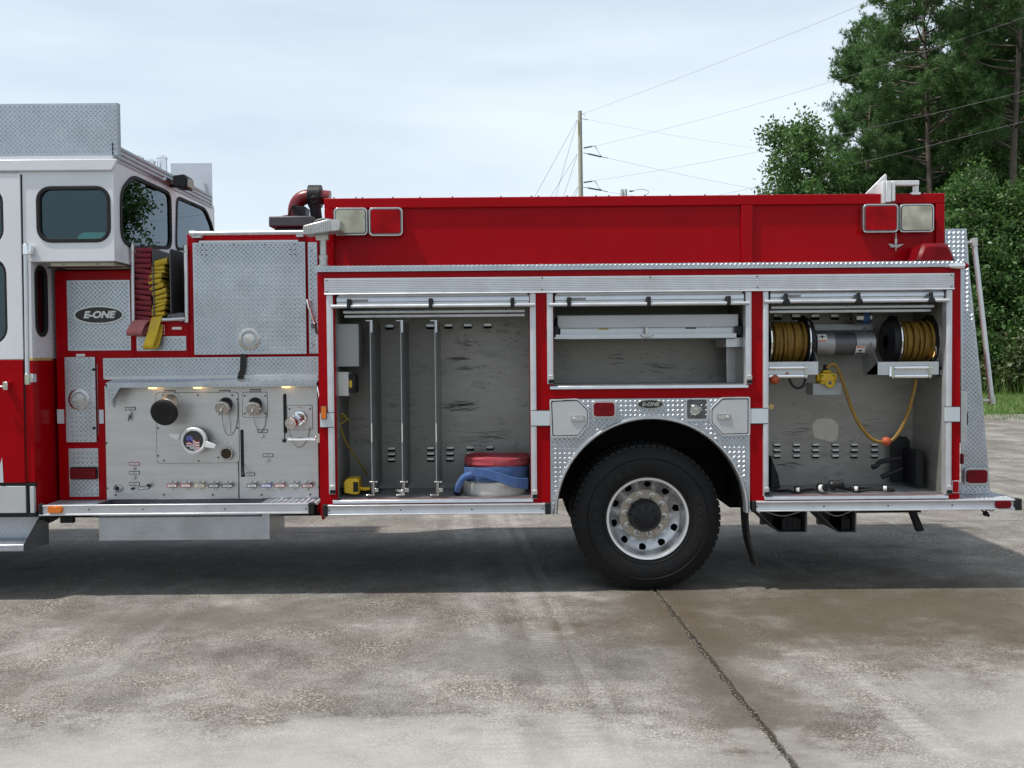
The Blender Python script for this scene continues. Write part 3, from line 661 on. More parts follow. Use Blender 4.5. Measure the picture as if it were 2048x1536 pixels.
# --- steel pump panel
ppn = MB(); ppn.px(208.5, 771, 638, 996, PY - .012, PY - .001); panel = ppn.build('pump_panel', 'brushed_steel', truck, bevel=.003)
PP = PY - .012
sub = MB()
for (a, b, c, d, r) in ((312, 786, 479, 925, 6), (485, 785, 535, 834, 4), (575, 811, 625, 859, 4)):
    sub.prism(wrr(a, b, c, d, r, PP), None, PP - .004, PP + .001)
sub.build('backing_plate', 'brushed_steel', panel, bevel=.002)
for (a, b, c, d, r) in ((312, 786, 479, 925, 6), (485, 785, 535, 834, 4), (575, 811, 625, 859, 4)):
    g_ = MB(); g_.prism(wrr(a - .9, b - .9, c + .9, d + .9, r, PP), None, PP - .0015, PP + .001); g_.build('plate_gap', 'dark_steel', panel)
sm_ = MB(); sm_.px(477, 860, 478, 996, PP - .0012, PP); sm_.build('panel_seam', 'dark_steel', panel)
bo = MB()
for zx, zy in ((120, 1112), (490, 1112), (865, 1112), (1240, 1112), (1612, 1112), (1678, 1055), (48, 715), (52, 1062), (485, 347), (752, 347), (1015, 347), (445, 600), (447, 812), (490, 850), (757, 850), (1055, 378), (1055, 598), (908, 826), (1110, 352), (1270, 352), (1112, 487), (1270, 487), (1455, 452), (1613, 452)):
    bo.bolt(200 + zx * .2605, 700 + zy * .2605, PP - .004, .0075, .006)
bo.build('panel_bolt', 'dark_steel', panel)
def zc(zx, zy): return 200 + zx * .2605, 700 + zy * .2605
# large black suction cap on an elbow
a = W(*zc(552, 400), PP); b = W(*zc(490, 482), PP - .19)
s = MB(); s.tube([a, a + Vector((0, -.07, -.006)), b + Vector((.012, .045, .012)), b], .062, 24, 5); s.lathe(a, (0, -1, 0), [(.078, 0), (.078, .016), (.06, .018)], 28); su = s.build('suction_inlet', 'cast_metal', panel)
d = Vector((-.10, -1, -.35)).normalized(); s = MB()
s.lathe(b - d * .03, d, [(.088, 0), (.100, .004), (.102, .03), (.099, .042), (.092, .046), (.06, .048), (.0005, .049)], 40); s.build('suction_cap', 'black_rubber', su)
# long-handled chrome cap with a flag sticker
b0 = W(*zc(735, 688), PP); c0 = W(*zc(715, 697), PP - .12)
s = MB(); s.lathe(b0, (c0 - b0), [(.098, 0), (.098, .02), (.088, .024), (.088, .10)], 36); s.build('intake_body', 'black_plastic', panel)
dn = (c0 - b0).normalized(); s = MB()
s.lathe(c0 + Vector((0, .03, 0)), (0, -1, 0), [(.092, -.012), (.101, -.006), (.102, .026), (.096, .034), (.080, .034), (.078, .028), (.0005, .028)], 48)
for (x0, y0), (x1, y1) in (((612, 672), (536, 650)), ((812, 722), (888, 742))):
    p, q = W(*zc(x0, y0), PP - .115), W(*zc(x1, y1), PP - .125); dd = (q - p).normalized(); ee = Vector((-dd.z, 0, dd.x))
    s.add([p + ee * .024 + NV * .012, p - ee * .024 + NV * .012, q - ee * .014 + NV * .012, q + ee * .014 + NV * .012, p + ee * .024 - NV * .012, p - ee * .024 - NV * .012, q - ee * .014 - NV * .012, q + ee * .014 - NV * .012],
          [(0, 1, 2, 3), (4, 5, 6, 7), (0, 1, 5, 4), (1, 2, 6, 5), (2, 3, 7, 6), (3, 0, 4, 7)])
ic = s.build('intake_cap', 'silver_paint', panel, bevel=.003)
fy = c0.y + .0005
s = MB(); s.lathe((c0.x, fy, c0.z), (0, -1, 0), [(.076, -.002), (.0761, .0), (.0005, .0)], 40); s.build('cap_sticker', 'label_black', ic)
def strip(pts_top, th): return pts_top + [(x, z - th) for x, z in reversed(pts_top)]
red_, wh_ = MB(), MB()
for k in range(8):
    top = [(c0.x - .052 + i * .0125, c0.z + .030 - k * .0095 + .010 * math.sin(i * .75) - .0035 * i) for i in range(9)]
    if k < 4: top = top[4:]
    (red_ if k % 2 == 0 else wh_).prism(strip(top, .0096), None, fy - .0022, fy - .0012)
red_.build('flag_stripe', 'label_red', ic); wh_.build('flag_stripe', 'label_white', ic)
s = MB(); top = [(c0.x - .052 + i * .0125, c0.z + .034 + .010 * math.sin(i * .75) - .0035 * i) for i in range(5)]; s.prism(strip(top, .036), None, fy - .0026, fy - .0012); s.build('flag_canton', 'label_blue', ic)
s = MB()
for i in range(4):
    for j in range(4): s.prism(circ(c0.x - .047 + i * .0115 + .005 * (j % 2), c0.z + .034 - j * .0075 + .008 * math.sin(i * .75) - .0035 * i, .0018, 6), None, fy - .0030, fy - .0024)
s.build('flag_star', 'label_white', ic)
s = MB(); s.prism(circ(c0.x + .002, c0.z - .055, .030, 28, .010), None, fy - .0030, fy - .0012); so_ = s.build('sticker_oval', 'label_white', ic)
t = text_mb('E-ONE', (c0.x + .002, fy - .003, c0.z - .055), XV, ZV, NV, .014, .001, .25, .02); t.build('sticker_lettering', 'label_black', so_)
# capped discharges with chains
def chain(pts, r=.0022, parent=panel): c = MB(); c.tube(pts, r, 6, 6); return c.build('chain', 'dark_steel', parent)
for (bx_, by_), (cx_, cy_) in (((968, 412), (938, 448)), ((1193, 412), (1176, 452))):
    p, q = W(*zc(bx_, by_), PP), W(*zc(cx_, cy_), PP - .10); d = (q - p).normalized()
    s = MB(); s.lathe(p, d, [(.052, 0), (.052, .03), (.048, .034), (.048, (q - p).length - .012)], 28); o = s.build('discharge_outlet', 'black_plastic', panel)
    s = MB(); s.lathe(q - d * .02, d, [(.050, -.002), (.053, .002), (.053, .024), (.049, .028), (.012, .029), (.012, .034), (.0005, .035)], 28)
    for k in (0, 2.1, 4.2): s.ball(q + Vector((math.cos(k) * .054, -.004, math.sin(k) * .054)), .009, 8)
    s.build('outlet_cap', 'dull_chrome', o)
    s = MB(); s.cyl(q + NV * .03, q + NV * .036 + Vector((0, 0, -.02)), .004, n=8); s.build('cap_ring', 'chrome', o)
q = PP - .11
chain([W(*zc(936, 470), q), W(*zc(945, 560), PP - .05), W(*zc(968, 640), PP - .01), W(*zc(1010, 650), PP - .01), W(*zc(1045, 590), PP - .01), W(*zc(1058, 480), PP - .012), W(*zc(1056, 390), PP - .014)])
chain([W(*zc(990, 480), PP - .03), W(*zc(998, 560), PP - .02), W(*zc(1002, 640), PP - .01)], .0015)
chain([W(*zc(1175, 470), q), W(*zc(1190, 560), PP - .04), W(*zc(1225, 635), PP - .012), W(*zc(1262, 590), PP - .012), W(*zc(1275, 520), PP - .014), W(*zc(1274, 470), PP - .014)])
chain([W(*zc(1060, 850), PP - .006), W(*zc(1064, 1000), PP - .006), W(*zc(1062, 1140), PP - .006)], .0022)
chain([W(*zc(1450, 600), PP - .12), W(*zc(1480, 700), PP - .06), W(*zc(1530, 748), PP - .02), W(*zc(1590, 690), PP - .012), W(*zc(1612, 590), PP - .012)])
# chrome gated outlet on the right
p, q = W(*zc(1540, 520), PP), W(*zc(1456, 572), PP - .20); d = (q - p).normalized(); L = (q - p).length
s = MB(); s.lathe(p, d, [(.055, 0), (.055, .02), (.042, .024), (.036, .05), (.036, L * .5), (.044, L * .55), (.044, L * .72)], 28)
for k in range(4): s.ball(p + d * L * .62 + Vector((math.cos(k * 1.57) * .046, 0, math.sin(k * 1.57) * .046)), .009, 8)
gv = s.build('gated_outlet', 'chrome', panel)
s = MB(); s.lathe(p + d * L * .74, d, [(.046, 0), (.048, .004), (.048, .03), (.044, .036), (.008, .037), (.008, .042), (.0005, .043)], 28); s.build('outlet_cap', 'chrome', gv)
s = MB(); h0 = W(*zc(1445, 682), PP - .10); h1 = W(*zc(1655, 682), PP - .10); s.tube([h0, h1], .011, 12); s.tube([h1 + Vector((-.01, 0, 0)), h1 + Vector((.02, .02, .03)), h1 + Vector((.02, .09, .035))], .009, 10, 3); s.ball(h0, .012, 10)
s.box(h1.x, h1.x + .03, PP - .10, PP - .0, h1.z - .03, h1.z + .04); s.build('valve_handle', 'chrome', panel)
# lever slots
for x, y0, y1, bx_, by_ in ((1421, 335, 640, 1415, 695), (1093, 610, 968, 1097, 960)):
    a, b = W(*zc(x - 15, y0), PP), W(*zc(x + 15, y1), PP); r = abs(b.x - a.x) * .49
    s = MB(); s.prism(rrect(a.x, b.x, b.z, a.z, r), None, PP - .0045, PP - .002); o = s.build('lever_slot', 'black_rubber', panel)
    e = W(*zc(bx_, by_), PP - .11); s = MB(); s.tube([W(*zc(x + 2, by_ - 95), PP), e], [.004, .006], 8); s.ball(e, .017, 12); s.build('lever', 'black_plastic', o)
# perforated gauge inlet
p = W(*zc(970, 795), PP - .05); s = MB(); s.lathe(p, (0, -1, 0), [(.05, .05), (.05, .0), (.052, -.01), (.048, -.02), (.040, -.018), (.040, .0)][::-1] and [(.052, -.05), (.052, -.004), (.048, .004), (.040, .004), (.039, -.006), (.0005, -.006)], 28); o = s.build('test_socket', 'dull_chrome', panel)
s = MB(); s.lathe(p + NV * -.004, (0, -1, 0), [(.0385, 0), (.0005, .001)], 24); so2 = s.build('socket_face', 'black_plastic', o)
s = MB()
for i in range(-3, 4):
    for j in range(-3, 4):
        if i * i + j * j < 11: s.ball(p + Vector((i * .0095, .002, j * .0095)), .0026, 6)
s.build('socket_pin', 'yellow_cord', o)
# engraved tags, knobs and drains
def tagplate(zx, zy, w=80, h=25, mat='label_black', rot=0):
    p = W(*zc(zx, zy), PP); ww, hh = m_(w * .2605, PP) / 2, m_(h * .2605, PP) / 2
    def rect(a, b): 
        c, s_ = math.cos(R(rot)), math.sin(R(rot)); return [(p.x + x * c - z * s_, p.z + x * s_ + z * c) for x, z in ((-a, -b), (a, -b), (a, b), (-a, b))]
    s = MB(); s.prism(rect(ww, hh), None, PP - .0035, PP); o = s.build('legend_plate', mat, panel)
    s = MB(); s.prism(rect(ww - .0055, hh - .0050), None, PP - .0045, PP - .003); s.build('plate_face', 'label_white', o)
    s = MB()
    k = ww * .5; s.prism([(p.x - k, p.z - .0022), (p.x + k, p.z - .0022), (p.x + k, p.z + .0022), (p.x - k, p.z + .0022)], None, PP - .0050, PP - .0044); s.build('plate_text', 'label_grey', o)
for x, y in ((235, 450), (538, 320), (958, 320), (1193, 312), (1533, 440), (1250, 622), (1290, 808), (265, 942), (265, 1028)): tagplate(x, y)
tagplate(983, 712, mat='label_red'); tagplate(1150, 955); tagplate(265, 873, 78, 26, 'label_red'); tagplate(338, 1058, 86, 28, rot=6)
kn = MB()
for x, y, r in ((265, 907, .012), (265, 980, .013), (1290, 845, .013), (1250, 660, .012), (235, 485, .014)):
    kn.lathe(W(*zc(x, y), PP), (0, -1, 0), [(r, 0), (r * .6, .012), (r, .016), (r * .9, .028), (.0004, .03)], 16)
kn.build('control_knob', 'dull_chrome', panel)
kk = MB(); p = W(*zc(235, 505), PP); kk.box(p.x - .006, p.x + .006, PP - .03, PP, p.z - .02, p.z + .004); kk.box(p.x - .009, p.x + .004, PP - .034, PP - .028, p.z - .036, p.z - .018)
kk.build('ignition_key', 'dark_steel', panel)
s = MB(); p = W(*zc(143, 1060), PP); s.lathe(p, (0, -1, 0), [(.030, 0), (.030, .03), (.025, .035), (.021, .030), (.0005, .028)], 24); o = s.build('air_inlet', 'dull_chrome', panel)
s = MB(); s.lathe(p + NV * .029, (0, -1, 0), [(.020, 0), (.012, .003), (.0005, .002)], 20); s.build('inlet_core', 'black_plastic', o)
s = MB(); p = W(*zc(258, 1062), PP); s.cyl(p, p + NV * .03, .010, n=12); s.cyl(W(*zc(380, 1045), PP), W(*zc(370, 1040), PP - .05), .013, .013, 12); s.build('toggle_knob', 'black_plastic', panel)
tagc = ['label_red', 'label_red', 'gold_stripe', 'label_black', 'label_black', 'label_black', 'label_blue', 'label_red', 'label_grey', 'label_red']
for k, x in enumerate((570, 675, 780, 887, 992, 1180, 1288, 1393, 1500, 1603)):
    p = W(*zc(x, 1036), PP); s = MB(); s.cyl(p, p + NV * .045, .022, n=16); s.cyl(p + NV * .03 + Vector((0, 0, -.02)), p + NV * .03 + Vector((0, 0, -.034)), .006, n=8)
    for dx in (-.016, .022): s.lathe(W(*zc(x, 1013), PP) + Vector((dx, 0, 0)), (0, -1, 0), [(.008, 0), (.005, .02), (.009, .026), (.009, .034), (.0003, .038)], 12)
    dv = s.build('drain_valve', 'dull_chrome', panel)
    s = MB(); s.prism(rrect(p.x - .040, p.x + .040, p.z - .014, p.z + .014, .004, 2), None, p.y - .052, p.y - .046); s.build('valve_tag', tagc[k], dv)
    s = MB(); s.prism(rrect(p.x - .034, p.x + .034, p.z - .009, p.z + .009, .003, 2), None, p.y - .0535, p.y - .0515); s.build('tag_face', 'label_white', dv)
    s = MB(); s.box(p.x - .022, p.x + .022, p.y - .0545, p.y - .053, p.z - .002, p.z + .002); s.build('tag_text', 'label_grey', dv)
# plate above the panel, hood with lamps
dplate('tread_strip', 206, 716.5, 637, 755, Y1)
hx0, hx1 = W(211, 760, PY - .15).x, W(635, 760, PY - .15).x; hz = W(420, 757, PY).z; hz1 = W(420, 764, PY - .15).z; hz2 = W(420, 774, PY - .15).z
h = MB(); h.prism([(PY, hz), (PY - .15, hz1), (PY - .15, hz2), (PY - .142, hz2), (PY - .142, hz1 - .008), (PY, hz - .008)], None, hx0, hx1, axis='x')
h.loz((hx0, PY - .15, hz2), (1, 0, 0), (0, 0, 1), [(0, 0.001), (hx1 - hx0, .001), (hx1 - hx0, hz1 - hz2), (0, hz1 - hz2)], (0, -1, 0), pitch=.033, L=.012)
hood = h.build('panel_hood', 'diamond_plate', truck)
e = MB(); ph = [(PY, hz - .009), (PY - .15, hz1 - .009), (PY - .15, hz2 + .003), (PY - .02, W(212, 815, PY).z), (PY, W(212, 815, PY).z)]
for xx in (hx0, hx1 - .008): e.prism(ph, None, xx, xx + .008, axis='x')
e.prism([(hx0, W(212, 815, PY - .13).z), (hx0 + .012, W(212, 815, PY - .13).z), (W(240, 775, PY - .149).x, hz2 + .002), (hx0, hz2 + .002)], None, PY - .149, PY - .143)
a0 = W(212, 815, PY - .149); a1 = W(241, 775, PY - .149)
e.loz((0, PY - .149, 0), (1, 0, 0), (0, 0, 1), [(hx0, a0.z), (a0.x + .01, a0.z), (a1.x, hz2), (hx0, hz2)], (0, -1, 0), pitch=.028, L=.010); e.build('hood_end', 'diamond_plate', hood)
hs = MB(); hs.px(210, 752.5, 636, 756, PY - .014, PY); hs.build('hood_hinge', 'smooth_aluminium', hood, bevel=.002)
sc = MB()
for k in range(20): sc.bolt(263 + k * 18, 761 - k * .1, PY - .151, .004, .003)
sc.build('screw', 'dark_steel', hood)
lm = MB()
for x in (305, 395, 572): p = W(x, 772, PY - .07); lm.lathe((p.x, p.y, hz1 - .010), (0, 0, -1), [(.035, 0), (.035, hz1 - hz2 - .012), (.030, hz1 - hz2 + .002), (.0005, hz1 - hz2 + .006)], 20)
lm.build('panel_lamp', 'warm_lamp', hood)
stp = MB(); stp.prism(wpoly([(481, 708), (492, 708), (491, 735), (486, 757), (474, 757), (480, 738)], PY - .03), None, PY - .034, PY - .026); stp.build('door_strap', 'black_rubber', truck)
# upper module door
ud = dplate('crosslay_door', 385, 485.5, 613, 707.5, PY - .030, .026); latch(498.5, 678, PY - .030, 22, ud, -25)
s = MB()
for x, y in ((405.5, 489), (467, 489), (529, 489), (591, 488), (403, 500), (412, 500), (403, 510), (412, 510), (582, 499), (591, 499), (582, 509), (591, 509)): s.bolt(x, y, PY - .030, .0055)
s.build('screw', 'dark_steel', ud)
s = MB(); s.px(398, 481.5, 596, 484, PY - .036, PY - .004); s.build('door_hinge', 'smooth_aluminium', ud)
e_ = dplate('tread_panel', 615.5, 484.5, 637, 707, Y1 - .002)
s = MB(); s.bolt(624, 500, Y1 - .002, .006); s.bolt(627, 690, Y1 - .002, .006); s.build('screw', 'dark_steel', e_)
tr = MB(); tr.cyl(W(381, 467, PY - .05), W(612, 464.5, PY - .05), .0165, n=16); tr.cyl(W(380, 467, PY - .05), W(392, 467, PY - .05), .021, n=16); tr.px(383, 470, 402, 475, PY - .05, PY); tr.px(592, 468, 606, 473, PY - .05, PY); tr.build('top_hand_rail', 'anodised_rail', truck)
s = MB(); s.tube([W(615, 600, PY - .05), W(617, 612, PY - .065), W(627, 640, PY - .06), W(630, 648, PY - .03)], [.014, .02, .016, .010], 12, 4); s.build('bracket_lever', 'chrome', truck)
s = MB(); s.px(622, 646, 633, 656, PY - .02, PY - .005); s.tube([W(629, 652, PY - .03), W(634, 668, PY - .03)], .008, 8); s.build('lever_bracket', 'dark_steel', truck)
# crosslay tray: pipes, dividers, hoses
cy = PY + .02
tb = MB()
tb.cyl(W(264.5, 494, PY - .02), W(266.5, 644, PY - .02), .013, n=12); tb.cyl(W(371.5, 492, PY - .02), W(373.5, 645, PY - .02), .0145, n=12); tb.cyl(W(318, 640, PY - .03), W(369, 637.5, PY - .03), .0135, n=12)
pr = tb.build('hose_tray_rail', 'anodised_rail', truck)
tb = MB(); tb.cyl(W(264.3, 488, PY - .02), W(264.6, 504, PY - .02), .019, n=14); tb.cyl(W(371.4, 491, PY - .02), W(371.6, 503, PY - .02), .019, n=14); tb.cyl(W(373.3, 634, PY - .02), W(373.6, 645, PY - .02), .020, n=14); tb.cyl(W(358, 638.5, PY - .03), W(371, 637.5, PY - .03), .019, n=14); tb.build('rail_fitting', 'dull_chrome', pr)
for x0, x1, y0, y1 in ((308, 341, 497, 640), (342, 370, 497, 632)):
    a, b = W(x0, y1, PY + .03), W(x0, y0, PY + .03); s = MB()
    s.prism(rpoly([(PY + .02, a.z), (PY + 1.75, a.z), (PY + 1.75, b.z), (PY + .02, b.z)], .04), None, a.x, a.x + .008, axis='x'); s.build('tray_divider', 'dark_steel', truck)
bt = MB(); bt.box(W(266, 640, PY).x, W(372, 640, PY).x, PY + .03, 2.05, W(320, 646, PY).z, W(320, 640, PY).z); bt.build('hose_tray_floor', 'dark_steel', truck)
def hose_stack(name, mat, xa, xb, ys, label, tail, tmat, group='hoses in the crosslay tray'):
    m = MB(); r2 = random.Random(len(ys))
    for k in range(len(ys) - 1):
        off = xa[k] if isinstance(xa, list) else xa + r2.uniform(-1.5, 1.5); wd_ = xb
        sk = (tail[k % 3] if False else 0)
        a, b = W(off, ys[k] + .6, PY + .02), W(off + wd_ + r2.uniform(-1.2, 1.2), ys[k + 1] - .3, PY + .02)
        h = a.z - b.z; tilt = r2.uniform(-.012, .004) if name != 'yellow' else r2.uniform(.0, .02)
        n = 6; prof = [(PY + .03 + .0 + h * .5 * (1 - math.cos(R(-90 + 180 * i / n))) * 1.0 - h * .0, b.z + h * .5 + h * .5 * math.sin(R(-90 + 180 * i / n))) for i in range(n + 1)]
        back = 1.9 + r2.uniform(-.05, .05); dz = r2.uniform(-.03, .0)
        zm = (a.z + b.z) / 2; prof = prof + [(PY + .03 + h * 1.3, zm + h * .30), (back, zm + h * .36 + dz), (back, zm - h * .36 + dz), (PY + .03 + h * 1.3, zm - h * .30)]
        base = len(m.v)
        m.prism(prof, None, a.x, b.x, axis='x')
        for i in range(base, len(m.v)):
            v = m.v[i]; m.v[i] = (v[0], v[1], v[2] + tilt * (1 if v[0] > (a.x + b.x) / 2 else -1))
    return m
ysr = [494 + i * 10.6 for i in range(15)]
m = hose_stack('red', '', 268, 34, ysr, '', '', '')
hr = m.build('fire_hose', 'red_hose', None, bevel=.006, label='dark red fire hose folded in a tall flat stack beside the crew cab window', cat='hose', group='hoses in the crosslay tray')
def loop(pts, wvec, th, mat, parent, name='hose_tail'):
    P = smooth_path(pts, 6); m = MB(); n = len(P)
    for i, p in enumerate(P):
        t = (P[min(i + 1, n - 1)] - P[max(i - 1, 0)]).normalized(); wv = Vector(wvec); nrm = t.cross(wv).normalized()
        m.v += [tuple(p + wv * .5 + nrm * th), tuple(p - wv * .5 + nrm * th), tuple(p - wv * .5 - nrm * th), tuple(p + wv * .5 - nrm * th)]
    for i in range(n - 1):
        for k in range(4): m.f.append((i * 4 + k, i * 4 + (k + 1) % 4, i * 4 + 4 + (k + 1) % 4, i * 4 + 4 + k))
    m.f += [(3, 2, 1, 0), (n * 4 - 4, n * 4 - 3, n * 4 - 2, n * 4 - 1)]
    return m.build(name, mat, parent, bevel=.004)
wv = W(299, 650, PY) - W(268, 650, PY)
loop([W(290, 642, PY + .12), W(285, 641, PY - .02), W(276, 648, PY - .10), W(270, 660, PY - .13), W(268, 668, PY - .12), W(272, 670, PY - .08), W(282, 660, PY - .03), W(292, 647, PY + .02), W(296, 642, PY + .15)], wv, .005, 'pink_hose', hr)
ysy = [516.5, 531, 540, 546, 557, 568, 578, 589, 598, 606, 613, 623, 632.5]
xoy = [307, 302, 301, 296, 295, 298, 303, 306, 306, 303, 302, 302]
m = hose_stack('yellow', '', xoy, 26, ysy, '', '', '')
hy = m.build('fire_hose', 'yellow_hose', None, bevel=.006, label='yellow fire hose folded in a wavy stack with its end hanging down', cat='hose', group='hoses in the crosslay tray')
wv = W(325, 650, PY) - W(304, 652, PY)
loop([W(318, 636, PY + .1), W(314, 635, PY - .02), W(309, 650, PY - .075), W(303, 672, PY - .10), W(297, 690, PY - .11), W(298, 697, PY - .09), W(306, 694, PY - .06), W(313, 670, PY - .04), W(317, 640, PY + .03)], wv, .005, 'yellow_hose', hy)
nz = MB(); nz.lathe(W(336, 634, PY - .02), W(368, 633, PY + .0) - W(336, 634, PY - .02), [(.0005, 0), (.022, 0), (.027, .03), (.027, .06), (.031, .065), (.031, .12), (.0005, .125)], 20)
nz.build('hose_nozzle', 'dark_steel', None, label='grey hose nozzle lying in the tray right of the yellow hose', cat='nozzle')
# running board with tread, box below
rb0, rb1 = W(80, 1018), W(640, 1018)
zt0 = W(300, 1008.5).z; zb0 = W(300, 1029).z
r_ = MB(); r_.box(W(78, 1018).x, W(628, 1018).x, -.01, .012, zb0, zt0)
for z in (zt0 - .006, zb0 + .004): r_.box(W(80, 1018).x, W(628, 1018).x, -.018, -.01, z - .006, z + .008)
run = r_.build('running_board_rail', 'anodised_rail', truck, bevel=.003)
t_ = MB(); ax, bx2 = W(82, 1003).x, W(636, 1003).x; c1, c2 = W(196, 1003, .1).x, W(528, 1003, .1).x
for x0, x1 in ((ax, c1), (c2, bx2)):
    t_ = MB(); t_.box(x0, x1, .013, PY - .002, zt0 - .014, zt0 - .006); t_.loz((0, 0, zt0 - .006), (1, 0, 0), (0, 1, 0), [(x0, .02), (x1, .02), (x1, PY - .01), (x0, PY - .01)], (0, 0, 1), pitch=.042, L=.014, h=.003); t_.build('running_board_tread', 'diamond_plate', truck)
w_ = MB(); w_.box(c1 + .001, c2 - .001, .013, PY - .002, zt0 - .10, zt0 - .09); w_.box(c1, c1 + .02, .013, PY, zt0 - .09, zt0 - .008); w_.box(c2 - .02, c2, .013, PY, zt0 - .09, zt0 - .008); w_.box(c1, c2, PY + .0005, PY + .03, zt0 - .12, fz0 - .001); w_.build('running_board_well', 'dark_steel', truck)
bo = MB()
for x in (178, 286, 450, 612): bo.bolt(x, 1018.5 - (x - 300) * .004, -.0105, .006)
bo.build('rail_bolt', 'dark_steel', run)
cp = MB(); cp.px(76, 1008, 84, 1029, -.022, .02); cp.px(616, 1006, 628, 1029, -.022, .02); cp.build('rail_end_cap', 'black_rubber', run, bevel=.004)
ep = MB(); ep.box(bx2 - .006, bx2, .02, PY - .003, zb0, zt0 - .015); ep.build('board_end_plate', 'red_paint', truck)
marker(96, 1011.5, 127, 1026, -.011, 'amber_lens', 'amber_lens', 6, .025, rimw=1.5)
bxm = MB(); a, b = W(197, 1031, .03), W(540, 1079, .03); bxm.box(a.x, b.x, .03, .5, b.z, a.z + .01)
bxm.loz((0, .03, 0), (1, 0, 0), (0, 0, 1), [(a.x, b.z + .006), (b.x, b.z + .006), (b.x, a.z), (a.x, a.z)], (0, -1, 0)); bxm.build('under_step_box', 'diamond_plate', truck, bevel=.003)
ud_ = MB(); ud_.px(120, 1034, 146, 1046, .1, .14); ud_.prism(wpoly([(86, 1032), (118, 1032), (112, 1038), (99, 1046), (92, 1040)], .1), None, .1, .16); ud_.tube([W(78, 1035, .1), W(90, 1040, .08), W(100, 1045, .1)], .008, 8); ud_.build('step_bracket', 'black_rubber', truck)
simple('pipe_red', (.15, .004, .008), .3, 0, .1, 6)
# deck gun piping, battery box, flood lamp above the module
bb = MB(); a, b = W(537, 432, .95), W(626, 453, .95); bb.box(a.x, b.x, .95, 1.5, b.z, a.z); bb.box(a.x + .04, b.x - .0, .99, 1.46, W(560, 463, .95).z, b.z - .001); bb.build('deck_equipment_box', 'slate_plastic', truck, bevel=.012)
gp = MB(); Yg = 1.2; gp.tube([W(590, 432, Yg), W(592, 412, Yg), W(602, 398, Yg), W(622, 393, Yg), W(660, 396, Yg)], .062, 20, 6); gp.lathe(W(588, 440, Yg), (0, 0, 1), [(.10, 0), (.10, .03), (.07, .035)], 20); dgp = gp.build('deck_gun_pipe', 'pipe_red', truck)
gp = MB(); gp.cyl(W(618, 393, Yg), W(643, 393, Yg), .098, n=24); gp.tube([W(629, 396, Yg - .06), W(632, 430, Yg - .04), W(636, 450, Yg)], [.075, .06, .05], 16, 4); gp.tube([W(622, 440, Yg - .1), W(600, 425, Yg - .12), W(588, 410, Yg - .12), W(580, 425, Yg - .12), W(575, 440, Yg - .1)], .009, 8, 5)
gp.lathe(W(629, 400, Yg - .095), (0, -1, 0), [(.04, 0), (.035, .02), (.0005, .022)], 16); gp.box(W(590, 425, Yg).x, W(615, 425, Yg).x, Yg - .09, Yg + .09, W(600, 436, Yg).z, W(600, 416, Yg).z); gp.build('gun_swivel', 'black_plastic', dgp, bevel=.004)
fl = MB(); Yf = .10
p = W(647, 535, Yf); q = W(645, 478, Yf)
fl.lathe(p, (0, 0, 1), [(.045, 0), (.045, .01), (.030, .02), (.030, .06), (.034, .065), (.034, .09), (.024, .095), (.024, q.z - p.z)], 20); fl.cyl(q + Vector((-.045, 0, .02)), q + Vector((.045, 0, .02)), .032, n=16); fpost = fl.build('flood_lamp_post', 'cast_metal', truck)
fh = MB(); a = W(611, 456, Yf - .05); 
hb = [(-.135, -.035), (.14, -.005), (.14, .07), (.04, .075), (-.135, .03)]
c = W(647, 462, Yf - .02)
fh.prism([(c.x + u, c.z + v) for u, v in hb], None, c.y - .09, c.y + .10); flh = fh.build('flood_lamp_housing', 'cast_metal', truck, bevel=.008)
fi = MB()
for k in range(13): x = c.x - .13 + k * .0155; fi.box(x, x + .006, c.y - .098, c.y - .088, c.z - .033 + k * .0015, c.z + .028 + k * .003)
fi.build('cooling_fin', 'cast_metal', flh)
fh = MB(); fh.tube([W(625, 450, Yf), W(634, 441, Yf), W(650, 438, Yf), W(664, 441, Yf), W(668, 448, Yf)], .008, 8, 4); fh.build('carry_handle', 'dark_steel', flh)
# ------------------------------------------------------------------ body
bx0, bx1 = W(635, 600).x, W(1921.3, 600).x
zl = W(650, 1009).z                       # top of the rub rail
z_led = W(1280, 539.5).z                  # underside of the ledge lip
z_ledt = W(1280, 527.5).z
def rect_(p0, p1): a, b = W(*p0), W(*p1); return [(a.x, b.z), (b.x, b.z), (b.x, a.z), (a.x, a.z)]
c1 = rect_((668.5, 580), (1061.5, 996)); c2 = rect_((1106.5, 577), (1491, 768)); c3 = rect_((1536, 573), (1890.5, 989))
zf = W(1300, 796).z; fxa, fxb = W(1100.5, 900).x, W(1499.5, 900).x
out = [(bx0, zl - .0), (fxa, zl), (fxa, zf), (fxb, zf), (fxb, zl), (bx1, zl), (bx1, z_led), (bx0, z_led)]
b = MB(); b.prism(out, [c1, c2, c3], .0, .04); b.box(bx0, bx0 + .018, .041, 2.40, zl - .12, z_led - .001); b.box(bx0 + .0, bx0 + .02, .0, .04, zl - .085, zl - .001)
b.box(bx1 - .02, bx1, .041, 2.40, zl, z_led - .001); b.box(bx0, bx1, 2.4, 2.44, zl, z_led)
body = b.build('body_frame', 'red_paint', truck, bevel=.007, seg=3)
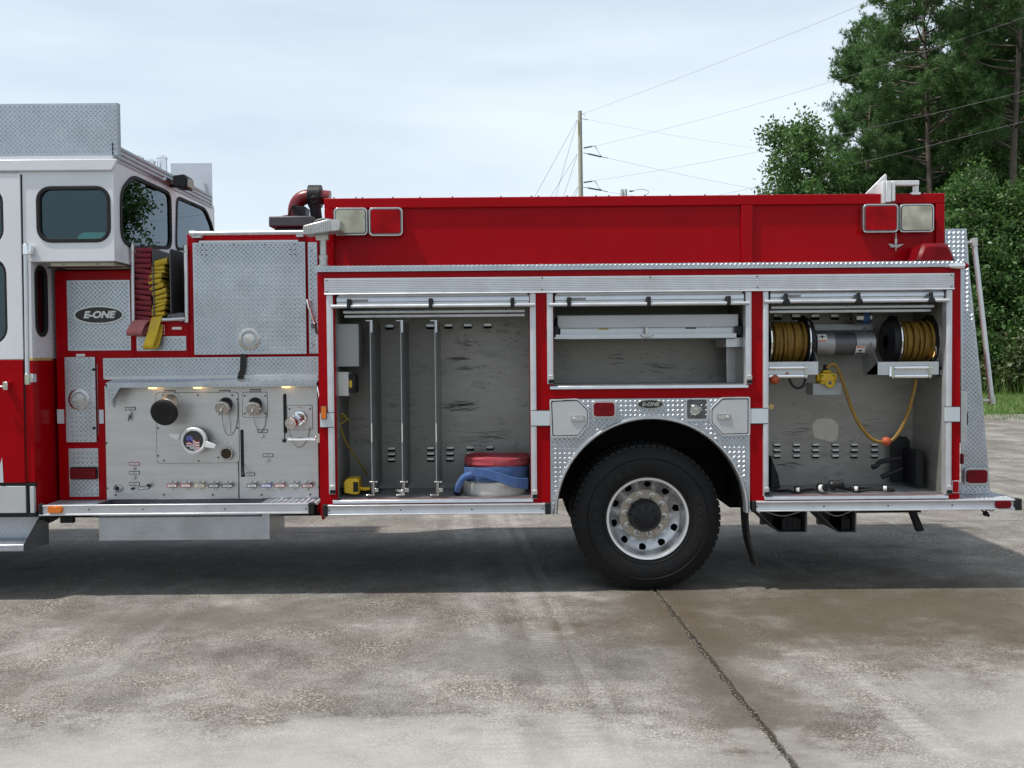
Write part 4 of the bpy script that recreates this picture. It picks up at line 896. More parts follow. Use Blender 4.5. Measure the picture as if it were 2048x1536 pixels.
# ledge of diamond plate
l_ = MB(); a0, a1 = W(631.5, 541).x, W(1926, 533).x; l_.box(a0, a1, -.022, .30, z_ledt - .008, z_ledt); l_.box(a0, a1, -.022, -.014, z_led + .002, z_ledt - .008)
l_.loz((a0, -.022, z_led), (1, 0, 0), (0, 0, 1), [(0, .006), (a1 - a0, .006), (a1 - a0, z_ledt - z_led + .004), (0, z_ledt - z_led + .004)], (0, -1, 0), pitch=.034, L=.0145)
l_.loz((a0, 0, z_ledt), (1, 0, 0), (0, 1, 0), [(0, -.02), (a1 - a0, -.02), (a1 - a0, .26), (0, .26)], (0, 0, 1)); l_.build('ledge_plate', 'diamond_plate', truck)
# ribbed header rail
hz0, hz1_ = W(651, 590).z, W(651, 557).z; hxa, hxb = W(650, 573).x, W(1905.5, 563).x
pr_ = [(.0, hz0), (-.030, hz0), (-.034, hz0 + .004), (-.030, hz0 + .010), (-.020, hz0 + .012)]
n = 7
for k in range(n):
    zz = hz0 + .012 + (hz1_ - hz0 - .030) * k / n; dz = (hz1_ - hz0 - .030) / n
    pr_ += [(-.020, zz + dz * .15), (-.0245, zz + dz * .3), (-.0245, zz + dz * .8), (-.020, zz + dz * .95)]
pr_ += [(-.024, hz1_ - .016), (-.024, hz1_ - .001), (.0, hz1_)]
h = MB(); h.prism(pr_, None, hxa, hxb, axis='x'); hdr = h.build('header_rail', 'anodised_rail', truck, sharp=20)
h = MB()
for x, y in ((653, 561), (1084, 555.5), (1300, 554), (1514.5, 552.5), (1903, 550)): h.bolt(x, y, -.0245, .006)
for x, y in ((654, 583), (1084, 578.5), (1515, 574.5), (1903.5, 572.5)): h.bolt(x, y, -.0245, .006)
h.build('rivet', 'dark_steel', hdr)
# door side tracks
for (xa, xb, y0, y1) in ((656, 668.5, 588, 988), (1061, 1072.5, 585, 997), (1094, 1106, 584, 768), (1490.5, 1502, 581, 768), (1525.5, 1536, 581, 992), (1890.5, 1902, 578, 988)):
    a, c = W(xa, (y0 + y1) / 2), W(xb, (y0 + y1) / 2); z0, z1 = W(xa, y1).z, hz0 - .001
    t = MB(); t.box(a.x, c.x, -.014, .06, z0, z1); t.box(a.x + .010, c.x - .010, -.0165, -.013, z0 + .05, z1); tk = t.build('door_track', 'anodised_rail', truck, bevel=.002)
    s = MB(); s.box(a.x + .008, c.x + .004, -.024, -.014, z0 + .004, z0 + .03); s.build('track_stop', 'black_rubber', tk, bevel=.003)
    s = MB(); s.box(a.x + .010, c.x + .002, -.028, -.015, z0 + .032, z0 + .066); s.lathe(((a.x + c.x) / 2 + .006, -.027, z0 + .06), (0, -1, 0), [(.006, 0), (.005, .003), (.0003, .004)], 10); s.build('track_clip', 'cast_metal', tk, bevel=.003)
# white reflective stripes
s = MB()
for x0, y0, x1, y1 in ((640, 826.5, 668, 854), (1062, 822, 1100, 851), (1500.5, 817.5, 1536, 846.5), (1891, 814.5, 1920, 843)): s.px(x0, y0, x1, y1, -.0175, .0)
s.build('reflective_stripe', 'reflective_white', truck, bevel=.001)
s = MB()
for x0, y0, x1, y1 in ((640, 825, 668, 826.5), (640, 854, 668, 855.5), (1062, 820.5, 1100, 822), (1062, 851, 1100, 852.5), (1500.5, 816, 1536, 817.5), (1500.5, 846.5, 1536, 848), (1891, 813, 1920, 814.5), (1891, 843, 1920, 844.5)): s.px(x0, y0, x1, y1, -.0172, .0)
s.build('stripe_edging', 'label_black', truck)
marker(642, 812, 654, 838.5, -.018, 'amber_lens', 'dark_steel', 1.5, .016, rimw=1.2, name='amber_reflector')
marker(1904, 961, 1918, 986, -.001, 'red_lens', 'reflective_white', 1, .006, rimw=1.4, name='red_reflector')
# --- compartments
def compartment(c, depth, zfloor=None, mat='compartment_lining', name='compartment'):
    x0, z0, x1, z1 = c[0][0], c[0][1], c[1][0], c[2][1]; z1 = z1 + .0; 
    s = MB(); s.box(x0 - .01, x1 + .01, depth, depth + .008, z0 - .02, z1 + .02); o = s.build(name, mat, truck)
    s = MB(); s.box(x0 - .012, x0 - .004, .041, depth - .001, z0 - .02, z1 + .02); s.build('side_wall', mat, o)
    s = MB(); s.box(x1 + .004, x1 + .012, .041, depth - .001, z0 - .02, z1 + .02); s.build('side_wall', mat, o)
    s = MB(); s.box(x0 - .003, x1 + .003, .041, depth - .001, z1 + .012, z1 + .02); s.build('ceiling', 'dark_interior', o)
    s = MB(); s.box(x0 - .003, x1 + .003, .03, depth - .001, z0 - .012, z0 - .002)
    for k in range(int((depth - .05) / .016)): s.box(x0, x1, .05 + k * .016, .057 + k * .016, z0 - .002, z0 + .0015)
    s.build('floor', 'floor_matting', o)
    s = MB(); s.prism([(-.020, z0 - .028), (.03, z0 - .028), (.03, z0 - .001), (.0, z0 + .003), (-.016, z0 - .006)], None, x0 - .03, x1 + .018, axis='x'); s.build('sill', 'smooth_aluminium', o, bevel=.003)
    return o, x0, x1, z0, z1
DEP = .60
k1, x10, x11, z10, z11 = compartment(c1, DEP, mat='compartment_lining_scuffed'); k2, x20, x21, z20, z21 = compartment(c2, DEP); k3, x30, x31, z30, z31 = compartment(c3, DEP)
def louvre(px, py, w, h, parent, up=False):
    p = W(px, py, DEP); a, bb_ = m_(w, DEP) / 2, m_(h, DEP) / 2; s = MB()
    P = rrect(p.x - a, p.x + a, p.z - bb_, p.z + bb_, bb_ * .9, 4); Q = [(p.x + (x - p.x) * .82, p.z + (z - p.z) * .5 + (bb_ * .45)) for x, z in P]
    n = len(P); s.add([(x, DEP - .001, z) for x, z in P] + [(x, DEP - .018, z) for x, z in Q], [(i, (i + 1) % n, n + (i + 1) % n, n + i) for i in range(n)] + [tuple(range(n, 2 * n))])
    o = s.build('louvre', 'smooth_aluminium', parent)
    s = MB(); s.prism(rrect(p.x - a * .8, p.x + a * .8, p.z - bb_ * 1.0, p.z - bb_ * .1, bb_ * .42, 3), None, DEP - .0195, DEP - .010); s.build('vent_slot', 'dark_underside', o)
for zx in (490, 740, 852, 970, 1092): louvre(620 + zx * .3254, 560 + 290 * .3254 - (zx - 490) * .004, 20, 10, k1)
for zx in (502, 742, 862, 985, 1107):
    for zy in (1040, 1074, 1107): louvre(620 + zx * .3254, 560 + zy * .3254 - (zx - 490) * .004, 18, 8, k1)
for zx in (208, 320, 428, 540, 648, 762):
    for zy in (997, 1028, 1060): louvre(1480 + zx * .3515, 540 + zy * .3515, 16, 7.5, k3)
for zx in (212, 315, 425, 536, 640): louvre(1480 + zx * .3515, 540 + 268 * .3515, 20, 12, k3)
# scuff marks rubbed on the bare linings
simple('scuff', (.11, .11, .115), .7, .2, .3, 30); simple('bare_metal_patch', (.46, .43, .38), .45, .4, .08, 20)
def scuffs(parent, clusters, seed, nrand, box):
    r2 = random.Random(seed); m = MB()
    L = [(cx, cy, w, h) for cx, cy, w, h, n in clusters for _ in range(n)] + [(r2.uniform(box[0], box[2]), r2.uniform(box[1], box[3]), 9, 2) for _ in range(nrand)]
    for cx, cy, w, h in L:
        x, y = r2.gauss(cx, w * .22), r2.gauss(cy, h * .4); ln = w * r2.uniform(.25, 1.0); th = r2.uniform(.35, 1.3) * (1 if w > 15 else .8); sl = r2.gauss(0, .12) if w > 15 else r2.gauss(0, .7); cv = r2.uniform(-.12, .25)
        n = 5; top, bot = [], []
        for i in range(n + 1):
            q = i / n * 2 - 1; px_, py_ = x + q * ln / 2, y + sl * q * ln / 2 + cv * ln * .3 * q * q; hh = th * (1 - q * q) * .5 + .12
            a, b2 = W(px_, py_ - hh, DEP - .0006), W(px_, py_ + hh, DEP - .0006); top.append(tuple(a)); bot.append(tuple(b2))
        m.add(top + bot, [(i, i + 1, n + 2 + i, n + 1 + i) for i in range(n)])
    o = m.build('scuff_mark', 'scuff', parent); o['kind'] = 'stuff'
scuffs(k1, [(925, 690, 34, 8, 9), (920, 717, 46, 6, 14), (924, 737, 40, 6, 9), (922, 812, 66, 14, 34), (985, 870, 60, 14, 9), (960, 880, 80, 26, 10)], 3, 40, (895, 660, 1055, 900))
scuffs(k2, [(1230, 715, 40, 14, 8), (1320, 735, 70, 10, 10)], 4, 55, (1115, 690, 1445, 745)); scuffs(k3, [(1590, 860, 40, 20, 8), (1740, 850, 40, 20, 8), (1580, 930, 60, 14, 10)], 5, 70, (1545, 800, 1820, 960))
s = MB(); s.prism(rpoly(wpoly([(1624, 850), (1634, 837), (1664, 837), (1677, 848), (1675, 880), (1660, 884), (1650, 880), (1628, 876)], DEP), .03), None, DEP - .0008, DEP - .0002); s.build('bare_patch', 'bare_metal_patch', k3)
# roll-up doors, opened: bottom slats, pull bar and straps
def rolldoor(px0, px1, py, ybar, straps, kind, zs):
    a, c = W(px0, py, .02), W(px1, py, .02); x0, x1 = a.x, c.x
    zb = W((px0 + px1) / 2, ybar, -.02).z
    s = MB(); s.prism([(.012, zb - .006), (.03, zb - .006), (.03, zb + .075), (.012, zb + .075), (.006, zb + .055), (.004, zb + .035), (.012, zb + .03)], None, x0, x1, axis='x'); o = s.build('roll_up_door', 'smooth_aluminium', truck)
    s = MB(); s.box(x0 + .01, x1 - .01, .012, .03, zb + .062, zb + .090)
    s.build('bottom_slat', 'anodised_rail', o, bevel=.003)
    s = MB(); p = W(px0 - 12, ybar, -.03); q = W(px1 + 12, ybar, -.03); s.cyl((p.x, -.03, zb), (q.x, -.03, zb), .0135, n=14); s.build('pull_bar', 'anodised_rail', o)
    for xp in straps:
        v = W(xp, ybar, -.03).x; s = MB()
        if kind: s.prism([(v - .022, zb - .017), (v + .022, zb - .017), (v + .030, zb - .010), (v + .018, zb + .018), (v + .010, zb + .02), (v + .010, zb + .06), (v - .010, zb + .06), (v - .010, zb + .02), (v - .018, zb + .018), (v - .030, zb - .010)], None, -.048, -.012)
        else: s.box(v - .015, v + .015, -.047, .012, zb - .017, zb + .055)
        s.build('bar_strap', 'black_rubber', o, bevel=.006)
    s = MB(); s.box(W(px0 + 28, ybar).x, W(px0 + 62, ybar).x, .0025, .0045, zb + .030, zb + .052); s.build('door_label', 'label_grey', o)
    for k in range(zs):                      # slats hanging off the drum inside
        z = zb - .035 - k * .030; yy = .10 + k * .05; s = MB()
        s.prism([(yy, z - .013), (yy + .012, z - .013), (yy + .012, z + .013), (yy, z + .013), (yy - .004, z)], None, x0 + .03, x1 - .03, axis='x'); s.build('door_slat', 'smooth_aluminium', o, bevel=.002)
    s = MB(); s.cyl((x0 + .02, .19, zb + .10), (x1 - .02, .19, zb + .10), .095, n=20); s.build('door_roll', 'smooth_aluminium', o)
rolldoor(674, 1058, 600, 611.5, (698, 861.5, 1025), 0, 2); rolldoor(1110, 1487, 600, 608, (1138, 1297.5, 1457), 0, 0); rolldoor(1540, 1886, 600, 602, (1572, 1717, 1862), 1, 2)
# compartment 1 contents
for x in (741.5, 802.5, 870.5):
    a = W(x, 818, .05); zt, zb = W(x, 642, .05).z, W(x, 991, .05).z
    s = MB(); s.box(a.x, a.x + .006, .05, DEP - .01, zb + .02, zt); o = s.build('divider', 'grey_divider', k1)
    o.parent = truck
    s = MB(); s.box(a.x - .03, a.x + .022, .045, .10, zt, zt + .006); s.box(a.x + .007, a.x + .020, .045, .06, zt - .085, zt); s.build('top_bracket', 'smooth_aluminium', o)
    s = MB(); s.box(a.x - .045, a.x + .022, .04, .10, zb, zb + .008); s.box(a.x + .010, a.x + .020, .042, .06, zb + .008, zb + .10)
    s.box(a.x - .012, a.x + .045, .04, .058, zb + .098, zb + .108); s.box(a.x + .024, a.x + .052, .03, .06, zb + .028, zb + .056)
    for dx in (-.010, .04): s.cyl((a.x + dx, .048, zb + .103), (a.x + dx, .034, zb + .103), .007, n=8)
    s.build('bottom_bracket', 'dull_chrome', o, bevel=.002)
    s = MB(); s.box(a.x + .0012, a.x + .0085, .046, .05, zb + .40, zb + .54); s.build('reflector_strip', 'label_white', o)
s = MB(); s.px(670, 648, 718, 733, .12, .34); eb = s.build('electrical_box', 'grey_paint', truck, bevel=.004)
s = MB(); s.px(672.5, 744, 697, 792, .14, .30); eb2 = s.build('charger_box', 'white_plastic', truck, bevel=.004)
s = MB(); a = W(697.5, 750, .15); s.box(a.x, a.x + .05, .16, .30, W(697, 786, .15).z, a.z); s.build('charger_cover', 'black_plastic', eb2, bevel=.004)
s = MB(); p = W(701, 768, .155); s.prism(circ(p.x, p.z, .012, 16, .03), None, .1575, .1595); s.build('caution_label', 'yellow_plastic', eb2)
def coil(cx, cy, z0, hw, rad, mat, label, seed, squash=.9, turns=6):
    r2 = random.Random(seed); m = MB(); N = 64
    for t in range(turns):
        ro = rad - t * .026; top = z0 + hw * (1 - .04 * t) + r2.uniform(-.004, .004)
        ph = r2.uniform(0, 6); ring = []
        def rr(a, q): return q * (1 + .02 * math.sin(2 * a + ph) + .012 * math.sin(5 * a + ph * 2))
        vs = []
        for k in range(N):
            a = 2 * math.pi * k / N; ca, sa = math.cos(a), math.sin(a); dz = .006 * math.sin(3 * a + ph); bul = .010
            for q, z in ((ro - .012, z0 + .002), (ro - .003, z0), (ro + bul * .6, z0 + hw * .22), (ro + bul * (.15 + .2 * math.sin(4 * a + ph)), z0 + hw * (.5 + .06 * math.sin(2 * a + ph))), (ro + bul * .6, z0 + hw * .78), (ro - .003, top + dz), (ro - .012, top + dz)):
                vs.append((cx + rr(a, q) * ca, cy + rr(a, q) * sa * squash, z))
        m.add(vs, [(k * 7 + i, ((k + 1) % N) * 7 + i, ((k + 1) % N) * 7 + (i + 1) % 7, k * 7 + (i + 1) % 7) for k in range(N) for i in range(7)])
    return m, label
zf1 = z10 + .0015; hc = W(992, 960, .28)
m, l = coil(hc.x - .006, .295, zf1, .105, .245, '', '', 1); m.build('rolled_hose', 'white_hose', None, label='dirty white rolled hose at the bottom of the hose pile', cat='hose', group='rolled hoses in the compartment')
m, l = coil(hc.x + .006, .30, zf1 + .110, .105, .25, '', '', 2)
bt_ = loop([W(950, 945, .10), W(930, 952, .09), W(920, 968, .10), W(914, 985, .12)], (0, 0, .0) and (0, .05, .03), .006, 'blue_hose', None) if False else None
hb_ = m.build('rolled_hose', 'blue_hose', None, label='blue rolled hose in the middle of the hose pile', cat='hose', group='rolled hoses in the compartment')
s = MB(); P0 = [W(990, 945, .045), W(1030, 962, .045), W(1056, 968, .07)]
s.tube([W(945, 948, .10), W(928, 955, .09), W(918, 970, .10), W(914, 982, .12)], [.03, .035, .03, .026], 12, 5); s.build('hose_tail', 'blue_hose', hb_)
P = smooth_path([W(928, 942, .10), W(960, 944, .058), W(995, 953, .045), W(1030, 964, .052), W(1056, 966, .09)], 8); s = MB()
for i, p in enumerate(P):
    hh = .034 + .012 * i / len(P); s.v += [(p.x, p.y - .006, p.z - hh), (p.x, p.y - .006, p.z + hh * .8), (p.x, p.y + .008, p.z + hh * .8), (p.x, p.y + .008, p.z - hh)]
for i in range(len(P) - 1): s.f += [(i * 4 + k, i * 4 + (k + 1) % 4, i * 4 + 4 + (k + 1) % 4, i * 4 + 4 + k) for k in range(4)]
s.build('hose_wrap', 'blue_hose', hb_, bevel=.003)
m, l = coil(hc.x + .008, .30, zf1 + .220, .072, .245, '', '', 4, turns=8); m.build('rolled_hose', 'red_coil_hose', None, label='faded red rolled hose on top of the hose pile', cat='hose', group='rolled hoses in the compartment')
s = MB(); p = W(915, 984, .12); s.lathe(p + Vector((.01, .04, .01)), (-.25, -1, -.25), [(.026, 0), (.032, .01), (.032, .045), (.026, .05), (.018, .05), (.018, .02), (.0005, .02)], 20); s.build('hose_coupling', 'black_plastic', hb_)
s = MB(); a, b2 = W(687, 957, .10), W(718, 990, .10)
s.prism([(a.x, b2.z + .02), (b2.x - .03, b2.z), (b2.x, b2.z + .005), (b2.x, a.z - .012), (b2.x - .02, a.z), (a.x + .02, a.z - .004), (a.x, a.z - .03)], None, .10, .26); yl = s.build('hand_lamp', 'yellow_plastic', None, bevel=.010, label='yellow hand lamp lying on the compartment floor left of the dividers', cat='lamp')
s = MB(); s.px(706, 964, 716.5, 984, .097, .11); s.build('lens', 'black_plastic', yl, bevel=.003)
s = MB(); s.tube([W(718, 976, .16), W(730, 978, .15), W(741, 977, .14)], [.018, .014, .014], 12, 3); s.build('lamp_handle', 'yellow_plastic', yl)
s = MB(); s.tube([W(676, 832, .2), W(680, 850, .2), W(690, 880, .25), W(705, 905, .3), W(722, 930, .35), W(735, 950, .42)], .008, 8, 5); s.tube([W(673, 838, .2), W(684, 828, .17), W(693, 838, .2), W(683, 846, .2), W(675, 842, .18), W(688, 833, .22), W(700, 842, .22)], .007, 8, 5)
s.build('yellow_rope', 'yellow_rope', None, label='yellow cord hanging on the left wall of the first compartment', cat='rope')
s = MB(); r2 = random.Random(5)
for k in range(4):
    pts = [W(676 + r2.uniform(0, 6), 985 - r2.uniform(0, 8), .15 + .05 * k)] + [W(690 + 14 * i + r2.uniform(-4, 4), 986 - r2.uniform(0, 10), .18 + .05 * k + r2.uniform(-.04, .04)) for i in range(6)]
    s.tube(pts, .009, 8, 4)
s.build('black_cable', 'black_rubber', None, label='black cable bunched on the floor between the compartment dividers', cat='cable')
s = MB(); p = W(793, 981, .16); s.lathe(p, (.8, -.4, -.1), [(.0005, 0), (.02, 0), (.024, .02), (.02, .05), (.026, .055), (.026, .08), (.0005, .082)], 16); s.build('hose_adapter', 'dull_chrome', None, label='small metal hose adapter between the first two dividers', cat='adapter')
# compartment 2: slide-out tray with long box
s = MB(); s.px(1115, 631, 1477, 654, .10, .55); tbx = s.build('tray_box', 'light_grey_paint', truck, bevel=.006)
s = MB(); s.px(1120, 655, 1470, 667, .13, .5); s.build('slide_rail', 'smooth_aluminium', tbx, bevel=.003)
s = MB(); a, b2 = W(1111, 669, .07), W(1473, 677, .07); s.box(a.x, b2.x, .07, .57, b2.z, b2.z + .008); s.box(a.x, b2.x, .07, .078, b2.z, a.z); tray = s.build('slide_tray', 'smooth_aluminium', truck, bevel=.002)
s = MB(); s.px(1291, 655, 1297, 670, .06, .09); s.tube([W(1281, 669, .06), W(1288, 674, .05), W(1301, 674, .05), W(1307, 669, .06)], .005, 8, 4); s.build('tray_latch', 'dull_chrome', tray, bevel=.002)
for xa, xb in ((1108, 1118), (1471, 1485)):
    s = MB(); s.px(xa, 652, xb, 670, .08, .2); s.build('tray_roller', 'black_plastic', tray, bevel=.004)
s = MB(); s.px(1197, 655.5, 1217, 659.5, .128, .13); s.build('tray_sticker', 'gold_stripe', tbx); s = MB(); s.px(1371, 654.5, 1392, 657.5, .128, .13); s.build('tray_sticker', 'label_black', tbx)
s = MB(); s.px(1452, 675, 1489, 694, .12, .5); s.px(1453, 694.5, 1489, 766, .35, .355); s.build('tray_bracket', 'smooth_aluminium', k2, bevel=.002)
s = MB(); s.px(1108, 674, 1134, 678, .06, .2); s.build('tray_stop', 'smooth_aluminium', k2, bevel=.002)
# compartment 3: two cord reels and their motors
YR = .30; zr_ = W(1700, 684, YR).z
def reel(pa, pb, cord_a, cord_b, flangeR, cordR, label):
    xa, xb = W(pa, 684, YR).x, W(pb, 684, YR).x; o = MB()
    for x in (xa, xb):
        o.lathe((x, YR, zr_), (1, 0, 0), [(.0005, -.006), (flangeR - .004, -.006), (flangeR, -.003), (flangeR, .003), (flangeR - .004, .006), (.0005, .006)], 48)
    o.cyl((xa, YR, zr_), (xb, YR, zr_), .06, n=20); rt = o.build('cord_reel', 'black_plastic', truck)
    o = MB()
    for x in (xa, xb): o.lathe((x, YR, zr_), (1, 0, 0), [(flangeR - .001, -.007), (flangeR + .004, -.004), (flangeR + .004, .004), (flangeR - .001, .007)], 56)
    o.build('reel_rim', 'chrome', rt)
    o = MB(); r2 = random.Random(int(pa)); nW = 11; wd_ = (xb - xa - .03) / nW
    o.lathe(((xa + xb) / 2, YR, zr_), (1, 0, 0), [(cordR - .02, -(xb - xa) / 2 + .008), (cordR - .02, (xb - xa) / 2 - .008)], 32)
    for k in range(nW):
        x = xa + .015 + wd_ * (k + .5); pts = []; sl_ = r2.uniform(-.5, .5) * wd_ * (2.2 if k > 6 else 1)
        for i in range(37):
            t = 2 * math.pi * i / 36; rr = cordR - .004 + r2.uniform(-.003, .006) * (1 if k % 3 else 0); pts.append((x + sl_ * math.sin(t * .5 + k), YR + math.cos(t) * rr, zr_ + math.sin(t) * rr))
        o.tube(pts, wd_ * .56, 7)
    o.build('wound_cord', 'yellow_cord', rt); return rt, xa, xb
simple('motor_grey', (.30, .30, .31), .45, .7, .1, 12)
r1, ra0, ra1 = reel(1530, 1606, 0, 0, .205, .150, ''); r2_, rb0_, rb1_ = reel(1784, 1857, 0, 0, .205, .150, '')
s = MB(); s.lathe((ra1 + .05, YR, zr_), (1, 0, 0), [(.185, -.044), (.185, -.01), (.17, .0), (.05, .01), (.05, .02)], 40); s.lathe((rb0_ - .04, YR, zr_), (-1, 0, 0), [(.185, -.034), (.17, -.0), (.05, .01)], 40); s.build('reel_drive', 'black_plastic', truck)
for xa, xb, tagx, up in ((1627, 1664, 1646, 1), (1705, 1744, 1722, 0)):
    a, c = W(xa, 688, YR).x, W(xb, 688, YR).x; s = MB(); s.lathe((a, YR, zr_ - .015), (1, 0, 0), [(.0005, 0), (.092, 0), (.096, .004), (.096, c - a - .004), (.092, c - a), (.0005, c - a)], 36); o = s.build('reel_motor', 'motor_grey', truck)
    p = W(tagx, 676 if up else 700, YR - .097); s = MB(); hh = .030; zt = p.z
    def patch(z0, z1, x0, x1, mat, r, nm):
        q = MB(); n = 6; zc_ = zr_ - .015
        aa = [math.asin(max(-.99, min(.99, (z0 + (z1 - z0) * i / n - zc_) / r))) for i in range(n + 1)]
        vs = [(x, YR - r * math.cos(t), zc_ + r * math.sin(t)) for t in aa for x in (x0, x1)]
        q.add(vs, [(2 * i, 2 * i + 1, 2 * i + 3, 2 * i + 2) for i in range(n)]); q.build(nm, mat, o)
    patch(zt - hh, zt + hh, p.x - .036, p.x + .036, 'label_white', .0975, 'warning_label')
    zz = (zt - hh, zt - hh * .45) if up else (zt + hh * .45, zt + hh); patch(zz[0] + .003, zz[1] - .003, p.x - .032, p.x + .032, 'label_orange', .0982, 'warning_band')
    w0 = zt + (.010 if up else -.006)
    patch(w0 - .012, w0 + .010, p.x - .006, p.x + .004, 'label_black', .0982, 'warning_figure'); patch(w0 - .002, w0 + .004, p.x - .018, p.x + .018, 'label_black', .0984, 'warning_figure')
    if not up: patch(zt - hh + .001, zt - hh + .010, p.x - .032, p.x + .032, 'label_black', .0982, 'warning_band')
s = MB(); a, c = W(1664.5, 688, YR).x, W(1704.5, 688, YR).x; s.cyl((a, YR, zr_ - .015), (c, YR, zr_ - .015), .088, n=32); s.build('motor_coupling', 'dark_steel', truck)
s = MB(); q = W(1724, 634, .42); s.cyl((q.x - .06, .42, q.z), (q.x + .06, .42, q.z), .055, n=28); bt2 = s.build('blower_tube', 'dull_chrome', truck)
s = MB(); s.lathe((q.x - .0, .42, q.z), (1, 0, 0), [(.0562, -.005), (.0562, .045)], 28); s.build('blue_label', 'blue_hose', bt2)
s = MB(); s.px(1622, 649, 1745, 660, .50, .52); s.build('wall_rail', 'grey_divider', k3)
# fairlead trays and rollers
for (xa, xb, side) in ((1534, 1636, 1), (1755, 1877, 0)):
    a, c = W(xa, 724, .06), W(xb, 724, .06); zt = a.z; zb = W(xa, 750, .06).z; s = MB()
    s.prism([(.06, zt), (.064, zt), (.064, zt - .006), (.30, zb), (.30, zb - .004), (.062, zb + .004), (.06, zb + .010)], None, a.x, c.x, axis='x')
    s.prism([(a.x, zb), (c.x, zb), (c.x, zt), (a.x, zt)], None, .0545, .0590)
    xx = c.x - .004 if side else a.x; s.prism([(.06, zt), (.06, zb), (.36, zb + .0), (.40, zr_ + .10), (.32, zr_ + .12)], None, xx, xx + .004, axis='x')
    ft = s.build('fairlead_tray', 'smooth_aluminium', truck)
    s = MB(); x0, x1 = (W(1538, 736, .05).x, W(1607, 736, .05).x) if side else (W(1788, 735, .05).x, W(1855, 735, .05).x)
    for z, y in ((W(xa, 736, .05).z, .045), (W(xa, 753, .05).z, .05)): s.cyl((x0, y, z), (x1, y, z), .0165, n=16); s.cyl((x0 - .02, y, z), (x1 + .03, y, z), .007, n=8)
    for x in (x0 - .014, x1 + .014): s.box(x - .006, x + .006, .035, .06, W(xa, 757, .05).z, W(xa, 730, .05).z)
    for k in range(2): s.cyl((x0 - .03 + k * .015, .045, W(xa, 753, .05).z), (x0 - .025 + k * .015, .05, W(xa, 733, .05).z), .010, n=12)
    s.build('fairlead_roller', 'chrome', ft)
z7 = lambda x, y: (1480 + .3515 * x, 540 + .3515 * y)
s = MB(); s.ball(W(1549, 759, .05), .038, 16); s.tube([W(1558, 757, .05), W(1568, 752, .05), W(1576, 745, .06)], .008, 8, 3); s.build('cord_stop_ball', 'orange_rubber', r1)
s = MB(); s.tube([W(1577, 752, .07), W(1583, 768, .06), W(1594, 776, .06), W(1606, 772, .06), W(1611, 757, .07)], .010, 8, 6); s.build('cord_loop', 'black_rubber', r1)
s = MB(); pts = [(497, 560), (515, 538), (545, 545), (572, 600), (602, 690), (640, 800), (690, 895), (750, 962), (800, 978), (832, 975), (872, 962), (915, 905), (955, 815), (980, 730), (996, 660), (1003, 590)]
s.tube([W(*z7(x, y), .10) for x, y in pts], .0135, 10, 4); s.build('hanging_cord', 'yellow_cord', r2_)
s = MB(); s.ball(W(*z7(832, 975), .10), .037, 18, (1, .9, .95)); s.build('cord_stop_ball', 'orange_rubber', r2_)
# junction box
s = MB(); s.px(1626, 767, 1683, 790, .16, .34); jh = s.build('junction_box_holder', 'grey_paint', truck, bevel=.004)
s = MB(); p = W(1657, 757, .12)
s.box(p.x - .052, p.x + .058, .14, .28, p.z - .045, p.z + .040); s.box(p.x - .030, p.x + .036, .15, .24, p.z + .041, p.z + .062)
for dx in (-.06, .066): s.cyl((p.x + dx - .012, .19, p.z + .005), (p.x + dx + .012, .19, p.z + .005), .034, n=16)
jb = s.build('junction_box', 'yellow_plastic', None, bevel=.012, label='yellow electrical junction box sitting on a grey bracket below the reels', cat='junction box')
s = MB(); q = W(1661, 766, .12); s.lathe((q.x, .142, q.z), (0, -1, 0), [(.036, 0), (.036, .016), (.028, .02), (.025, .012), (.0005, .012)], 24); so3 = s.build('outlet_cover', 'yellow_plastic', jb); s = MB(); s.lathe((q.x, .131, q.z), (0, -1, 0), [(.022, 0), (.0005, .003)], 20); s.build('outlet_face', 'dark_steel', jb)
s = MB()
for dx, dz in ((-.04, .02), (.045, .02), (-.04, -.02), (.045, -.02)): s.lathe((p.x + dx, .139, p.z + dz), (0, -1, 0), [(.006, 0), (.004, .004), (.0003, .005)], 8)
s.cyl((p.x - .005, .18, p.z + .06), (p.x - .005, .17, p.z + .10), .018, n=12); s.build('box_screw', 'black_plastic', jb)
# lamp, label, bracket and cables in compartment 3
p = W(1884, 701, .22); s = MB(); s.lathe((x31 + .003, .22, p.z), (-1, 0, 0), [(.075, 0), (.072, .012), (.060, .016), (.056, .010)], 32); lp3 = s.build('compartment_lamp', 'chrome', k3); lp3.parent = truck
s = MB(); s.lathe((x31 + .003, .22, p.z), (-1, 0, 0), [(.056, .008), (.03, .018), (.0005, .02)], 28); s.build('lens', 'warm_lamp', lp3)
s = MB(); zt = W(1881, 734, .1).z; s.box(x31 + .001, x31 + .0035, .06, .16, zt - .07, zt); s.build('wall_label', 'label_black', k3); s = MB(); s.box(x31 - .0005, x31 + .001, .07, .10, zt - .06, zt - .022); s.build('wall_label_text', 'label_white', k3)
s = MB(); a, b2 = W(*z7(918, 955), .30), W(*z7(1035, 1228), .30)
s.prism([(a.x, b2.z), (b2.x, b2.z), (b2.x, a.z - .05), (b2.x - .03, a.z - .012), (a.x + .035, a.z), (a.x, a.z - .02)], None, .52, .53); s.box(b2.x - .06, b2.x, .26, .519, b2.z, a.z - .10); s.box(a.x, b2.x - .061, .50, .519, b2.z, a.z - .18)
brk = s.build('tool_bracket', 'black_plastic', None, bevel=.005, label='black equipment bracket with two arms standing in the rear corner of the reel compartment', cat='bracket')
